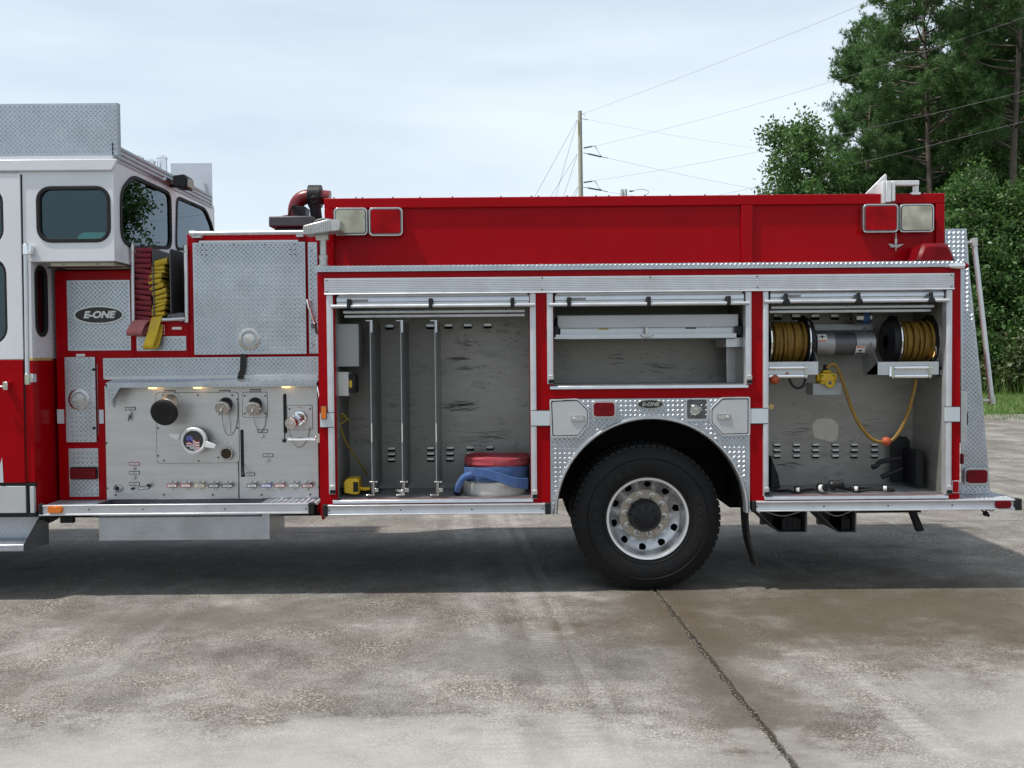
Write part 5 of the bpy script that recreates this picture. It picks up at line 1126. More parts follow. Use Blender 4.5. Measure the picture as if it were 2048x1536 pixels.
for pts in (((920, 1068), (870, 1076), (800, 1092), (775, 1115), (750, 1122)), ((925, 1128), (880, 1148), (830, 1166), (805, 1178))):
    s = MB(); s.tube([W(*z7(x, y), .33) for x, y in pts], [.010, .014, .014, .012, .02], 8, 3); s.build('bracket_arm', 'black_plastic', brk)
r3 = random.Random(9); zf3 = z30 + .012
def floor_cable(pts, r, name, label, mat='black_rubber'):
    m = MB(); m.tube([(W(px, 975, y).x, y, zf3 + dz) for px, y, dz in pts], r, 8, 6); return m.build(name, mat, None, label=label, cat='cable')
fc = floor_cable([(1541, .12, .02), (1556, .18, .0), (1575, .12, .01), (1590, .10, .0), (1612, .14, .01), (1632, .12, .02), (1650, .11, .03)], .011, 'power_cable', 'black power cable with round connectors on the reel compartment floor')
s = MB()
for px_, y, ax, r, L in ((1588, .10, (1, -.2, .1), .022, .05), (1637, .11, (.6, -.8, .1), .034, .07), (1660, .16, (1, -.1, .25), .036, .10), (1704, .13, (1, -.3, 0), .022, .05)):
    c_ = Vector((W(px_, 970, y).x, y, zf3 + r)); s.lathe(c_, ax, [(.0005, 0), (r, 0), (r * 1.08, .006), (r * 1.08, L * .3), (r * .85, L * .35), (r * .85, L), (.0005, L)], 20)
s.build('cable_connector', 'black_plastic', fc)
s = MB()
for px_, y, ax, r in ((1593, .085, (1, -.5, .1), .017), (1641, .075, (.6, -.8, .1), .027), (1709, .11, (1, -.4, .0), .018), (1767, .12, (1, -.5, .0), .018)):
    c_ = Vector((W(px_, 970, y).x, y, zf3 + r * 1.2)); s.lathe(c_, ax, [(.0005, 0), (r, 0), (r, .022), (r * .7, .024), (.0005, .022)], 18)
s.build('connector_face', 'white_plastic', fc)
floor_cable([(1665, .16, .03), (1690, .20, .01), (1715, .15, .0), (1745, .13, .01), (1770, .12, .01), (1788, .16, .0), (1775, .22, .0), (1740, .24, .0), (1700, .25, .01)], .010, 'thin_cable', 'thin black cable looping towards the right of the reel compartment floor')
s = MB(); s.prism([(W(1540, 900, .3).x, zf3), (W(1560, 975, .3).x, zf3), (W(1556, 950, .3).x, zf3 + .10), (W(1541, 912, .3).x, zf3 + .26)], None, .28, .42); s.build('folded_mat', 'black_rubber', None, bevel=.01, label='black folded mat leaning in the left corner of the reel compartment', cat='mat')
s = MB(); s.prism(circ(W(1541, 813, .3).x, W(1541, 813, .3).z, .022, 16), None, .28, .34); s.build('brass_hook', 'gold_stripe', k3)
# --- fender panel and wheel arch
ac = W(1302, 1026); aR = m_(193)
def arc(r, n=40): return [(ac.x + r * math.cos(math.pi * k / n), ac.z + r * math.sin(math.pi * k / n)) for k in range(n + 1)]
P = [(fxb - .001, ac.z)] + [(fxb - .001, zf - .003), (fxa + .001, zf - .003), (fxa + .001, ac.z)] + list(reversed(arc(min(aR, (fxb - fxa) / 2 - .004))))
s = MB(); s.plate(P, -.006, .02); fen = s.build('fender_panel', 'diamond_plate', truck)
s = MB(); ri, ro = aR - m_(5), aR + m_(3.2); A, B = arc(ri), arc(ro); n = len(A); D0, D1 = -.030, .05
vs = []
for (xi, zi), (xo, zo) in zip(A, B): vs += [(xi, D1, zi), (xi, D0 + .012, zi), (xi + (xo - xi) * .3, D0, zi + (zo - zi) * .3), (xi + (xo - xi) * .7, D0, zi + (zo - zi) * .7), (xo, D0 + .012, zo), (xo, D1, zo)]
s.add(vs, [(i * 6 + k, i * 6 + (k + 1) % 6, i * 6 + 6 + (k + 1) % 6, i * 6 + 6 + k) for i in range(n - 1) for k in range(6)] + [tuple(range(6)), tuple(range((n - 1) * 6, n * 6))]); s.build('fender_trim', 'smooth_aluminium', fen)
s = MB(); vs = []
for x, z in arc(ro + .004): vs += [(x, .016, z), (x, .75, z)]
s.add(vs, [(2 * i, 2 * i + 1, 2 * i + 3, 2 * i + 2) for i in range(n - 1)]); s.prism([(ac.x - ro, ac.z), (ac.x + ro, ac.z), (ac.x + ro, ac.z + ro), (ac.x - ro, ac.z + ro)], None, .75, .76); s.build('wheel_well', 'dark_underside', truck)
def cdoor(pts, lx0, ly0, lx1, ly1, scx):
    P = rpoly(wpoly(pts, -.02), .012, 3); cx = sum(p[0] for p in P) / len(P); cz = sum(p[1] for p in P) / len(P)
    Q = [(cx + (x - cx) * .93, cz + (z - cz) * .93) for x, z in P]; s = MB(); s.prism(P, [Q], -.022, -.004); o = s.build('bottle_door', 'light_grey_paint', truck, bevel=.004)
    Q1 = [(cx + (x - cx) * .925, cz + (z - cz) * .925) for x, z in P]; Q2 = [(cx + (x - cx) * .885, cz + (z - cz) * .885) for x, z in P]
    s = MB(); s.prism(Q1, None, -.012, -.005); s.build('door_seal', 'black_rubber', o); s = MB(); s.prism(Q2, None, -.020, -.011); s.build('door_leaf', 'light_grey_paint', o, bevel=.004)
    s = MB(); s.prism(wrr(lx0, ly0, lx1, ly1, 1.5, -.02), None, -.027, -.019); l = s.build('door_latch', 'dull_chrome', o, bevel=.002)
    s = MB(); s.prism(wrr(lx0 + 3, ly0 + 2.5, lx1 - 2, ly1 - 2.5, 1.0, -.027), None, -.030, -.026); s.build('latch_paddle', 'smooth_aluminium', o, bevel=.001)
    p = W(scx, (ly0 + ly1) / 2, -.03); s = MB(); s.lathe(p, (0, -1, 0), [(.010, -.002), (.010, .002), (.0004, .003)], 16); s.build('latch_lock', 'chrome', o)
cdoor([(1099, 799.5), (1155, 797), (1178, 819), (1178, 848), (1157, 874.5), (1102, 875.5)], 1141.5, 831, 1169, 842.5, 1148)
cdoor([(1421, 817), (1444, 794.5), (1500.5, 794), (1500.5, 870.5), (1444, 872), (1421, 846.5)], 1434, 828, 1461, 839, 1455)
marker(1183, 801, 1232, 836, -.007, 'dark_red_lens', 'smooth_aluminium', 8, .040, parent=fen, rimw=4)
badge(1300.5, 808.5, 26.5, 9.6, -.008, fen, .038)
s = MB(); s.prism(wrr(1369, 797.5, 1419, 842.5, 4, -.008), [wrr(1374, 799.5, 1413.5, 837.5, 4, -.008)], -.011, -.004); fp = s.build('fuel_filler_plate', 'smooth_aluminium', fen, bevel=.002)
s = MB(); s.prism(wrr(1374, 799.5, 1413.5, 837.5, 4, -.008), None, -.0085, -.0065); s.build('filler_recess', 'dark_steel', fen)
p = W(1391, 820, -.01); s = MB(); s.lathe(p, (0, -1, 0), [(.040, -.002), (.042, .004), (.036, .012), (.016, .012), (.016, .02), (.0005, .021)], 28)
for k in range(3): a_ = R(k * 120 + 20); s.ball(p + Vector((math.cos(a_) * .036, -.008, math.sin(a_) * .036)), .010, 8)
s.build('fuel_cap', 'dull_chrome', fen)
s = MB()
for x, y in ((1371, 803), (1417, 801), (1371, 838), (1417, 838), (1381, 799)): s.bolt(x, y, -.011, .004)
s.build('screw', 'dark_steel', fen)
# --- wheels (dual rear pair each side)
WC = W(1295, 1037, .08); wz = .546; wx = WC.x
def tyre_mb(y0, flip=1):
    s = MB(); R_ = wz + .004; w2 = .135
    prof = [(.298, .045), (.315, .012), (.345, .002), (.40, -.006), (.44, -.004), (.475, .004), (.500, .018), (R_ - .012, .032), (R_ - .003, .045), (R_, .07), (R_, .13), (R_, .2), (R_ - .004, .235), (.49, .262), (.40, .275), (.32, .262), (.298, .24)]
    prof = [(r, h) for r, h in prof]
    s.lathe((wx, y0 if flip > 0 else y0 + .27, wz), (0, flip, 0), prof, 96)
    for rr, hh in ((.452, -.006), (.333, .001)):     # moulded rings
        s.lathe((wx, y0 if flip > 0 else y0 + .27, wz), (0, flip, 0), [(rr, hh + .004), (rr + .003, hh - .002), (rr + .006, hh + .004)], 96)
    n = 64
    for k in range(n):                               # tread blocks
        a = 2 * math.pi * k / n; da = 2 * math.pi / n * .36
        for (h0, h1, ph) in ((.034, .085, 0), (.10, .165, .5), (.185, .236, 0)):
            vs = []; off = ph * 2 * math.pi / n
            for aa in (a - da + off, a + da + off):
                for r, h in ((R_ - .02, h0), (R_ + .007, h0 + .006), (R_ + .007, h1 - .004), (R_ - .02, h1)):
                    hy = y0 + h if flip > 0 else y0 + .27 - h; vs.append((wx + math.cos(aa) * r, hy, max(.002, wz + math.sin(aa) * r)))
            s.add(vs, [(0, 1, 2, 3), (4, 7, 6, 5), (0, 4, 5, 1), (1, 5, 6, 2), (2, 6, 7, 3)])
    s.v = [(x, y, max(z, .0012)) for x, y, z in s.v]; return s
def wheel(y0, flip, full, label):
    o = thing('wheel', label, 'wheel', (wx, y0 + .13, 0)) if False else None
    s = tyre_mb(y0, flip); root = s.build('wheel', 'tyre_rubber', truck); root['label'] = label
    yb = y0 if flip > 0 else y0 + .27; f = flip; NA = 200; prof = [(.300, .050), (.309, .022), (.313, .010), (.309, .004), (.292, .006), (.287, .014), (.285, .05), (.282, .09), (.278, .12)]
    ring = [(.278, .12)] + [(.276 - .084 * (i / 20), .135 + .060 * (i / 20) ** .8) for i in range(0, 21)]
    s = MB(); s.lathe((wx, yb, wz), (0, f, 0), prof, 80)
    # dished disc with ten hand holes
    rows = ring; vs = []; hole_r = .0305; hr, hi = .2385, 7
    cc = [(R(36 * k + 13)) for k in range(10)]
    V = [[None] * NA for _ in rows]; dead = set()
    arcl = [0.0]
    for i in range(1, len(rows)): arcl.append(arcl[-1] + math.hypot(rows[i][0] - rows[i - 1][0], rows[i][1] - rows[i - 1][1]))
    mid = arcl[9]
    idx = {}
    for i, (r, h) in enumerate(rows):
        for k in range(NA):
            a = 2 * math.pi * k / NA; s_ = arcl[i] - mid
            best = min(cc, key=lambda c_: abs(math.remainder(a - c_, 2 * math.pi))); da = math.remainder(a - best, 2 * math.pi) * .24
            d = math.hypot(da, s_)
            if d < hole_r: dead.add((i, k))
            idx[(i, k)] = len(vs); vs.append((wx + r * math.cos(a), yb + f * h, wz + r * math.sin(a)))
    fs = []
    for i in range(len(rows) - 1):
        for k in range(NA):
            q = [(i, k), (i, (k + 1) % NA), (i + 1, (k + 1) % NA), (i + 1, k)]
            if sum(c_ in dead for c_ in q) >= 3: continue
            fs.append(tuple(idx[c_] for c_ in q))
    s.add(vs, fs); hub_h = .195
    s.lathe((wx, yb, wz), (0, f, 0), [(.192, hub_h), (.190, hub_h + .004)], 80); s2 = MB(); s2.lathe((wx, yb, wz), (0, f, 0), [(.193, hub_h + .004), (.190, hub_h - .004), (.115, hub_h - .006)], 60); s2.build('hub_flange', 'flange_metal', root); s.build('rim', 'wheel_aluminium', root, sharp=50)
    s = MB(); s.lathe((wx, yb, wz), (0, f, 0), [(.295, .13), (.26, .23), (.0005, .24)], 40); s.build('brake_drum', 'dark_underside', root)
    s = MB(); s.lathe((wx, yb, wz), (0, f, 0), [(.128, hub_h), (.126, hub_h - .05), (.112, hub_h - .075), (.104, hub_h - .12), (.085, hub_h - .135), (.05, hub_h - .14), (.0005, hub_h - .14)], 40)
    for k in range(8): a = R(45 * k); s.lathe((wx + .078 * math.cos(a), yb + f * (hub_h - .134), wz + .078 * math.sin(a)), (0, -f, 0), [(.014, 0), (.012, .014), (.0004, .015)], 8)
    s.build('hub', 'black_plastic', root)
    for k in range(10):
        a = R(36 * k + 31); s = MB(); p = (wx + .155 * math.cos(a), yb + f * (hub_h - .004), wz + .155 * math.sin(a))
        s.lathe(p, (0, -f, 0), [(.026, 0), (.026, .004), (.019, .005), (.019, .028), (.015, .032), (.010, .032), (.010, .046), (.007, .05), (.0004, .05)], 6 if False else 12); s.build('lug_nut', 'dull_chrome', root)
    return root
simple('flange_metal', (.40, .35, .29), .4, .7, .15, 20, (.2, .17, .14), .5)
simple('wheel_aluminium', (.82, .83, .85), .27, .85, .05, 5, (.40, .39, .37), .15)
w1 = wheel(.062, 1, True, 'outer rear wheel with black lettered tyre and aluminium rim')
# raised maker lettering on the sidewall
def arc_text(txt, a0, step, r, size):
    m = MB()
    for k, ch in enumerate(txt):
        a = R(a0 - k * step); U = Vector((math.sin(a), 0, -math.cos(a))); Vv = Vector((math.cos(a), 0, math.sin(a)))
        t = text_mb(ch, (wx + r * math.cos(a), .062 - .007, wz + r * math.sin(a)), U, Vv, NV, size, .0015, 0, .02); m.add(t.v, t.f)
    return m
simple('raised_rubber', (.017, .017, .018), .5, 0, .2, 14, spec=.25)
arc_text('GOODYEAR', 22, 13, .388, .062).build('sidewall_lettering', 'raised_rubber', w1); arc_text('GOODYEAR', 202, 13, .388, .062).build('sidewall_lettering', 'raised_rubber', w1)
tyre_mb(.39, 1).build('inner_tyre', 'tyre_rubber', truck)
for y0 in (1.78, 2.11): tyre_mb(y0, -1).build('far_tyre', 'tyre_rubber', truck)
s = MB(); s.cyl((wx, .3, wz), (wx, 2.2, wz), .085, n=20); s.lathe((wx, 1.22, wz), (1, 0, 0), [(.0005, -.2), (.15, -.16), (.2, -.04), (.2, .04), (.15, .16), (.0005, .2)], 24); s.build('rear_axle', 'dark_underside', truck)
s = MB()
for y in (.82, 1.55): s.box(-6, bx1 - .1, y, y + .08, .72, .98)
s.box(bx0 + .05, bx1 - .05, .80, 1.64, .98, 1.02); s.box(-6, bx0, .5, 1.9, .52, 1.0); s.box(bx0 + .1, wx - .75, .75, 1.75, .5, .97); s.box(-6, wx - .8, 1.05, 2.34, .44, .499); s.box(wx + .75, bx1 - .2, .66, 1.9, .53, .97); s.build('chassis_and_shade_blocks', 'dark_underside', truck)  # frame rails, plus unseen filler blocks added to darken the ground under the truck
s = MB(); s.box(bx0 + .02, fxa - .02, .05, .78, zl - .05, z10 - .03); s.box(fxb + .02, bx1 - .02, .05, .78, zl - .06, z30 - .03); s.box(bx0 + .02, bx1 - .02, .62, 2.39, 1.03, z_led - .01) ; s.box(bx0 + .02, fxa - .02, 1.7, 2.39, zl - .05, 1.029); s.box(fxb + .02, bx1 - .02, 1.7, 2.39, zl - .05, 1.029); s.build('body_core', 'dark_underside', truck)
s = MB(); P = [W(1484, 1018, .12), W(1484, 1050, .12), W(1487, 1085, .13), W(1492, 1110, .15), W(1496, 1130, .16)]
m = MB()
for i, p in enumerate(smooth_path(P, 4)): m.v += [(p.x + .02 + .006 * i / 4, .06, p.z), (p.x + .02 + .006 * i / 4, .26, p.z), (p.x + .034 + .006 * i / 4, .26, p.z), (p.x + .034 + .006 * i / 4, .06, p.z)]
n = len(m.v) // 4; m.f = [(i * 4 + k, i * 4 + (k + 1) % 4, i * 4 + 4 + (k + 1) % 4, i * 4 + 4 + k) for i in range(n - 1) for k in range(4)] + [(0, 1, 2, 3), (n * 4 - 4, n * 4 - 3, n * 4 - 2, n * 4 - 1)]; m.build('mud_flap', 'black_rubber', truck)
# --- rub rails
def rail(px0, px1, py0, py1, capL, capR, bolts, nm='rub_rail'):
    a, c = W(px0, py0), W(px1, py1); x0, x1 = a.x, c.x; z1, z0 = a.z, a.z - m_(21.8); s = MB()
    s.prism([(-.012, z0), (.03, z0), (.03, z1), (-.012, z1), (-.026, z1 - .004), (-.026, z1 - .012), (-.014, z1 - .016), (-.012, z1 - .02), (-.012, z0 + .018), (-.014, z0 + .014), (-.026, z0 + .011), (-.026, z0 + .003)], None, x0, x1, axis='x'); o = s.build(nm, 'anodised_rail', truck, bevel=.0015)
    s = MB(); zc_ = (z0 + z1) / 2
    for bp in bolts: s.lathe((W(bp, 1018).x, -.012, zc_ - .003), (0, -1, 0), [(.007, -.001), (.006, .003), (.0003, .004)], 10)
    s.build('rail_bolt', 'dark_steel', o)
    for c_, e in ((capL, x0), (capR, x1)):
        if c_: s = MB(); s.box(e, e + c_, -.030, .032, z0 - .003, z1 + .002); s.build('rail_end_cap', 'black_rubber', o, bevel=.006)
    return o, z0, z1
rail(656, 1090, 1009, 1006, -.036, .042, (659, 802, 944, 1085)); rr_, rz0, rz1 = rail(1511, 2027, 1001.5, 997, -.030, .05, (1513, 1647, 1775, 1903, 2026))
marker(1990, 1001, 2021.5, 1016, -.013, 'dark_red_lens', 'dark_red_lens', 6, .022, rimw=1.5)
# tailboard
tx0, tx1 = bx1 + .003, W(2036, 1008).x; s = MB(); s.box(tx0, tx1, .031, 2.44, rz1 - .012, rz1 - .004); s.loz((0, 0, rz1 - .004), (1, 0, 0), (0, 1, 0), [(tx0, .04), (tx1, .04), (tx1, 1.6), (tx0, 1.6)], (0, 0, 1), h=.0025); s.box(tx1 - .04, tx1, .04, 2.44, rz0, rz1 - .013); s.build('tailboard', 'diamond_plate', truck)
s = MB(); s.prism(wpoly([(1890, 458), (1933, 457), (1939, 545), (1962, 760), (1981, 986), (1923, 988), (1921, 540), (1890, 540)], .27), None, .27, .276)
Pp = wpoly([(1890, 458), (1933, 457), (1939, 545), (1962, 760), (1981, 986), (1926, 988), (1924, 540), (1892, 540)], .27); s.loz((0, .27, 0), (1, 0, 0), (0, 0, 1), Pp, (0, -1, 0)); s.box(W(1981, 986, .27).x - .006, W(1981, 986, .27).x, .277, .33, rz1, W(1960, 760, .27).z - .3) if False else None
rpn = s.build('tail_side_plate', 'diamond_plate', truck)
s = MB(); s.px(1921.5, 783, 1934, 886, .20, .262); s.build('tail_cover', 'smooth_aluminium', rpn, bevel=.004)
s = MB(); s.px(1933, 825, 1936, 850, .21, .24); s.build('cover_latch', 'black_plastic', rpn)
marker(1927, 935, 1974, 969, .262, 'dark_red_lens', 'smooth_aluminium', 8, .04, rimw=4)
marker(1920, 907, 1926, 928, .05, 'dark_red_lens', 'dark_red_lens', 2, .02, rimw=.6)
s = MB(); a, c = W(1948, 484, .30), W(1983.5, 800, .30); s.cyl(a, c, .019, n=14); hrl = s.build('tail_hand_rail', 'anodised_rail', truck)
s = MB(); d = (c - a).normalized()
for p, q_ in ((a, -1), (c, 1)): s.cyl(p - d * .03, p + d * .03, .026, n=14); s.tube([p, p + Vector((-.05, .0, -.004)), p + Vector((-.10, .02, 0))], [.018, .014, .012], 10, 3)
s.build('rail_bracket', 'cast_metal', hrl)
# --- hose bed side panel above
Yh = .27
ux0, ux1 = W(649, 460, Yh).x, W(1889.5, 460, Yh).x; uz1 = W(1270, 391.5, Yh).z; uz0 = z_ledt - .0
def ur(x0, y0, x1, y1): a, c = W(x0, y0, Yh), W(x1, y1, Yh); return [(a.x, c.z), (c.x, c.z), (c.x, a.z), (a.x, a.z)]
hA = [(W(667, 470, Yh).x, uz0 + .004), (W(1483, 470, Yh).x, uz0 + .004), (W(1483, 470, Yh).x, uz1 - m_(20, Yh)), (W(667, 470, Yh).x, uz1 - m_(20, Yh))]
hB = [(W(1506, 470, Yh).x, uz0 + .004), (W(1872, 470, Yh).x, uz0 + .004), (W(1872, 470, Yh).x, uz1 - m_(20, Yh)), (W(1506, 470, Yh).x, uz1 - m_(20, Yh))]
s = MB(); zt_ = hA[2][1]; s.box(ux0, ux1, Yh, Yh + .025, zt_, uz1)
for xa_, xb_ in ((ux0, hA[0][0]), (hA[1][0], hB[0][0]), (hB[1][0], ux1)): s.box(xa_, xb_, Yh, Yh + .025, uz0, zt_)
s.prism([(ux0, uz0), (ux1, uz0), (ux1, uz1), (ux0, uz1)], None, Yh + .026, Yh + .05)
s.box(ux0, ux0 + .03, Yh + .051, 2.10, uz0, uz1 - .04); s.box(ux0, ux1, 2.10, 2.14, uz0, uz1); s.box(ux0, ux1, Yh + .051, 2.099, uz0 + .02, uz0 + .06)
hb_p = s.build('hose_bed_side', 'red_paint', truck, bevel=.006, seg=3)
s = MB()
for x in (668, 712, 725, 786, 840, 905, 1002, 1063, 1077, 1134, 1192, 1218, 1290, 1340, 1410, 1478, 1530, 1590, 1640, 1690, 1722, 1850, 1878): p = W(x, 391, Yh + .012); s.lathe((p.x, Yh + .0125, uz1), (0, 0, 1), [(.007, -.001), (.006, .008), (.0004, .011)], 8)
s.build('top_screw', 'dark_steel', hb_p)
def scene_lamp(x0, y0, x1, y1, mat):
    s = MB(); s.prism(wrr(x0, y0, x1, y1, 8, Yh - .05), None, Yh - .05, Yh + .02); o = s.build('scene_light', 'dull_chrome', truck, bevel=.008)
    s = MB(); s.prism(wrr(x0 + 2.5, y0 + 2.5, x1 - 2.5, y1 - 2.5, 7, Yh - .055), [wrr(x0 + 4.6, y0 + 4.6, x1 - 4.6, y1 - 4.6, 5, Yh - .055)], Yh - .060, Yh - .049); s.build('lamp_bezel', 'dark_steel', o, bevel=.002)
    s = MB(); s.prism(wrr(x0 + 4.4, y0 + 4.4, x1 - 4.4, y1 - 4.4, 5, Yh - .055), None, Yh - .0605, Yh - .049); s.build('lens', mat, o, bevel=.004)
scene_lamp(667, 415.5, 735, 470, 'clear_lens'); scene_lamp(737, 415, 805.5, 471, 'red_lens'); scene_lamp(1726, 408, 1797, 464.5, 'red_lens'); scene_lamp(1799.5, 408, 1868, 464, 'clear_lens')
# silver ladder bracket, beacon, bullet marker
s = MB(); s.prism(wpoly([(1730, 388), (1771, 347), (1774, 350), (1774, 388)], Yh + .1), None, Yh + .10, Yh + .112); s.px(1765, 362, 1772, 406, Yh - .03, Yh + .1); s.px(1772.5, 361, 1783, 404, Yh - .05, Yh - .035); s.px(1783.5, 363, 1791, 402, Yh - .045, Yh - .005)
s.px(1778, 361, 1839, 370, Yh - .03, Yh + .02); s.px(1830, 370.5, 1838, 386, Yh - .02, Yh + .03); s.px(1824, 384, 1842, 389, Yh - .02, Yh + .03); s.build('ladder_bracket', 'silver_paint', truck, bevel=.005)
s = MB(); p = W(1792, 466, Yh - .02); s.cyl(p, p + Vector((0, 0, -.05)), .004, n=8); s.lathe(p + Vector((0, 0, -.045)), (0, 0, -1), [(.010, 0), (.010, .03), (.004, .05), (.003, .09)], 10); s.build('hanging_clip', 'cast_metal', truck)
s = MB(); s.prism(wpoly([(1779, 487), (1790, 490), (1808, 488), (1796, 495), (1784, 494)], Yh - .001), None, Yh - .002, Yh + .024); s.build('chipped_paint', 'light_grey_paint', truck)
s = MB(); yb0 = .04; P = wpoly([(1834, 520), (1846, 488), (1853, 485.5), (1895, 486), (1901, 490), (1913, 516), (1908, 524), (1838, 524)], yb0)
cz = sum(p[1] for p in P) / len(P); cx_ = sum(p[0] for p in P) / len(P); n = len(P); vs = []
for y, k in ((yb0, .80), (yb0 + .03, 1.), (yb0 + .19, 1.), (yb0 + .22, .80)): vs += [(cx_ + (x - cx_) * (k if k < 1 else 1), y, (z - P[6][1]) * (k if z > cz else 1) + P[6][1]) for x, z in P]
s.add(vs, [(j * n + i, j * n + (i + 1) % n, j * n + n + (i + 1) % n, j * n + n + i) for j in range(3) for i in range(n)] + [tuple(range(n)), tuple(range(3 * n, 4 * n))]); bcn = s.build('beacon', 'beacon_lens', truck, bevel=.006)
s = MB(); s.box(W(1836, 525, .04).x, W(1912, 525, .04).x, .045, .255, z_ledt, z_ledt + .018); s.build('beacon_base', 'black_plastic', bcn, bevel=.003)
s = MB(); p = W(1896, 532, -.03); s.lathe(p, (1, 0, -.01), [(.0005, 0), (.012, .004), (.018, .03), (.024, .06), (.026, .10), (.026, .115)], 20); bl_ = s.build('bullet_marker', 'chrome', truck); s = MB(); s.lathe(p + Vector((.115, 0, 0)), (1, 0, 0), [(.023, 0), (.021, .02), (.010, .038), (.0005, .042)], 18); s.build('lens', 'dark_red_lens', bl_)
# --- under the body: chocks in holders, strap, plug
for xa, xb, lab in ((1513, 1613, 'black rubber wheel chock in the front holder under the rear body'), (1632, 1711, 'black rubber wheel chock in the rear holder under the rear body')):
    a, c = W(xa, 1023, .12), W(xb, 1064, .12); s = MB()
    s.prism([(a.x, a.z), (a.x + .006, a.z), (a.x + .17, c.z), (a.x + .165, c.z)], None, .10, .5); s.box(c.x - .012, c.x, .10, .5, c.z, a.z + .02); s.box(a.x + .12, c.x, .44, .5, c.z, a.z); s.box(a.x, c.x, .16, .5, a.z + .0, a.z + .008); s.box(a.x + .17, c.x - .013, .12, .49, c.z - .003, c.z + .003)
    hl = s.build('chock_holder', 'dark_steel', truck)
    s = MB(); s.tube([(a.x + .06, .10, a.z + .005), ((a.x + c.x) / 2, .09, a.z - .03), (c.x - .04, .10, a.z + .005)], .004, 6, 5); s.build('retaining_wire', 'cast_metal', hl)
    q = a.x + .20; e = c.x - .03; s = MB(); s.prism([(q, c.z + .005), (e, c.z + .005), (e, c.z + .10), (q + .02, c.z + .12)], None, .16, .42)
    for k in range(4): x = q + .01 + (e - q - .02) * k / 3; s.box(x - .008, x + .008, .145, .161, c.z + .01, c.z + .10)
    s.box(q + .01, e - .01, .15, .161, c.z + .04, c.z + .055); s.build('wheel_chock', 'black_rubber', None, bevel=.006, label=lab, cat='wheel chock', group='wheel chocks under the body')
s = MB(); s.prism(wpoly([(1820, 1020), (1832, 1020), (1849, 1061), (1837, 1064)], .3), None, .3, .36); s.px(1700, 1021, 1842, 1025, .2, .3); s.build('ground_strap', 'black_rubber', truck)
s = MB(); p = W(1967, 1024, .15); s.lathe(p, (.6, -.4, -.5), [(.0005, 0), (.016, 0), (.020, .01), (.020, .03), (.012, .035), (.012, .05)], 12); s.tube([p, W(1975, 1020, .15), W(1984, 1022, .15), W(1990, 1018, .15)], .004, 6, 4); s.tube([p, W(1962, 1018, .15)], .006, 6); s.build('trailer_plug', 'black_rubber', truck)
# ------------------------------------------------------------------ trees and background
def np_mesh(name, V, F, mats, midx=None):
    me = bpy.data.meshes.new(name); V = np.asarray(V, dtype=np.float32); F = np.asarray(F, dtype=np.int32)
    k = F.shape[1]; me.vertices.add(len(V)); me.vertices.foreach_set('co', V.ravel()); me.loops.add(F.size); me.polygons.add(len(F))
    me.loops.foreach_set('vertex_index', F.ravel()); me.polygons.foreach_set('loop_start', np.arange(0, F.size, k, dtype=np.int32)); me.polygons.foreach_set('loop_total', np.full(len(F), k, dtype=np.int32))
    for m in mats: me.materials.append(M[m])
    if midx is not None: me.polygons.foreach_set('material_index', np.asarray(midx, dtype=np.int32))
    me.update(); me.validate(); return me
def leaf_mat(name, col, col2, trans=.35):
    m, t, b = nodes(name); t.nodes.remove(b); out = t.nodes['Material Output']
    geo = nn(t, 'ShaderNodeNewGeometry'); oi = nn(t, 'ShaderNodeObjectInfo'); co = nn(t, 'ShaderNodeTexCoord').outputs['Object']
    n = nn(t, 'ShaderNodeTexNoise', Scale=.7, Detail=4); t.links.new(co, n.inputs['Vector'])
    c = mixc(t, geo.outputs['Random Per Island'], col, col2); c = mixc(t, ramp(t, n.outputs['Fac'], [(.35, 0.), (.7, .6)]), c, tuple(x * 1.45 for x in col2))
    d = nn(t, 'ShaderNodeBsdfDiffuse'); tl = nn(t, 'ShaderNodeBsdfTranslucent'); gl = nn(t, 'ShaderNodeBsdfGlossy', Roughness=.45); gl.inputs['Color'].default_value = (.5, .55, .5, 1)
    t.links.new(c, d.inputs['Color']); t.links.new(c, tl.inputs['Color']); ms = nn(t, 'ShaderNodeMixShader'); ms.inputs[0].default_value = trans
    t.links.new(d.outputs[0], ms.inputs[1]); t.links.new(tl.outputs[0], ms.inputs[2]); m2 = nn(t, 'ShaderNodeMixShader'); m2.inputs[0].default_value = .05
    t.links.new(ms.outputs[0], m2.inputs[1]); t.links.new(gl.outputs[0], m2.inputs[2]); t.links.new(m2.outputs[0], out.inputs['Surface'])
leaf_mat('pine_needles', (.058, .125, .043), (.105, .19, .062), .3); leaf_mat('broad_leaf', (.05, .105, .03), (.09, .17, .045), .4); leaf_mat('bright_leaf', (.042, .09, .022), (.08, .16, .04), .4)
leaf_mat('brush_leaf', (.045, .08, .025), (.10, .13, .045), .4); leaf_mat('grass_blade', (.075, .14, .022), (.14, .225, .05), .45); leaf_mat('dry_brush', (.14, .10, .06), (.20, .14, .08), .3)
def limb(rs, p, d, L, n, wob, up):
    pts = [Vector(p)]; d = Vector(d).normalized()
    for i in range(n):
        d = (d + Vector((rs.uniform(-wob, wob), rs.uniform(-wob, wob), rs.uniform(-wob, wob) + up))).normalized(); pts.append(pts[-1] + d * L / n)
    return pts
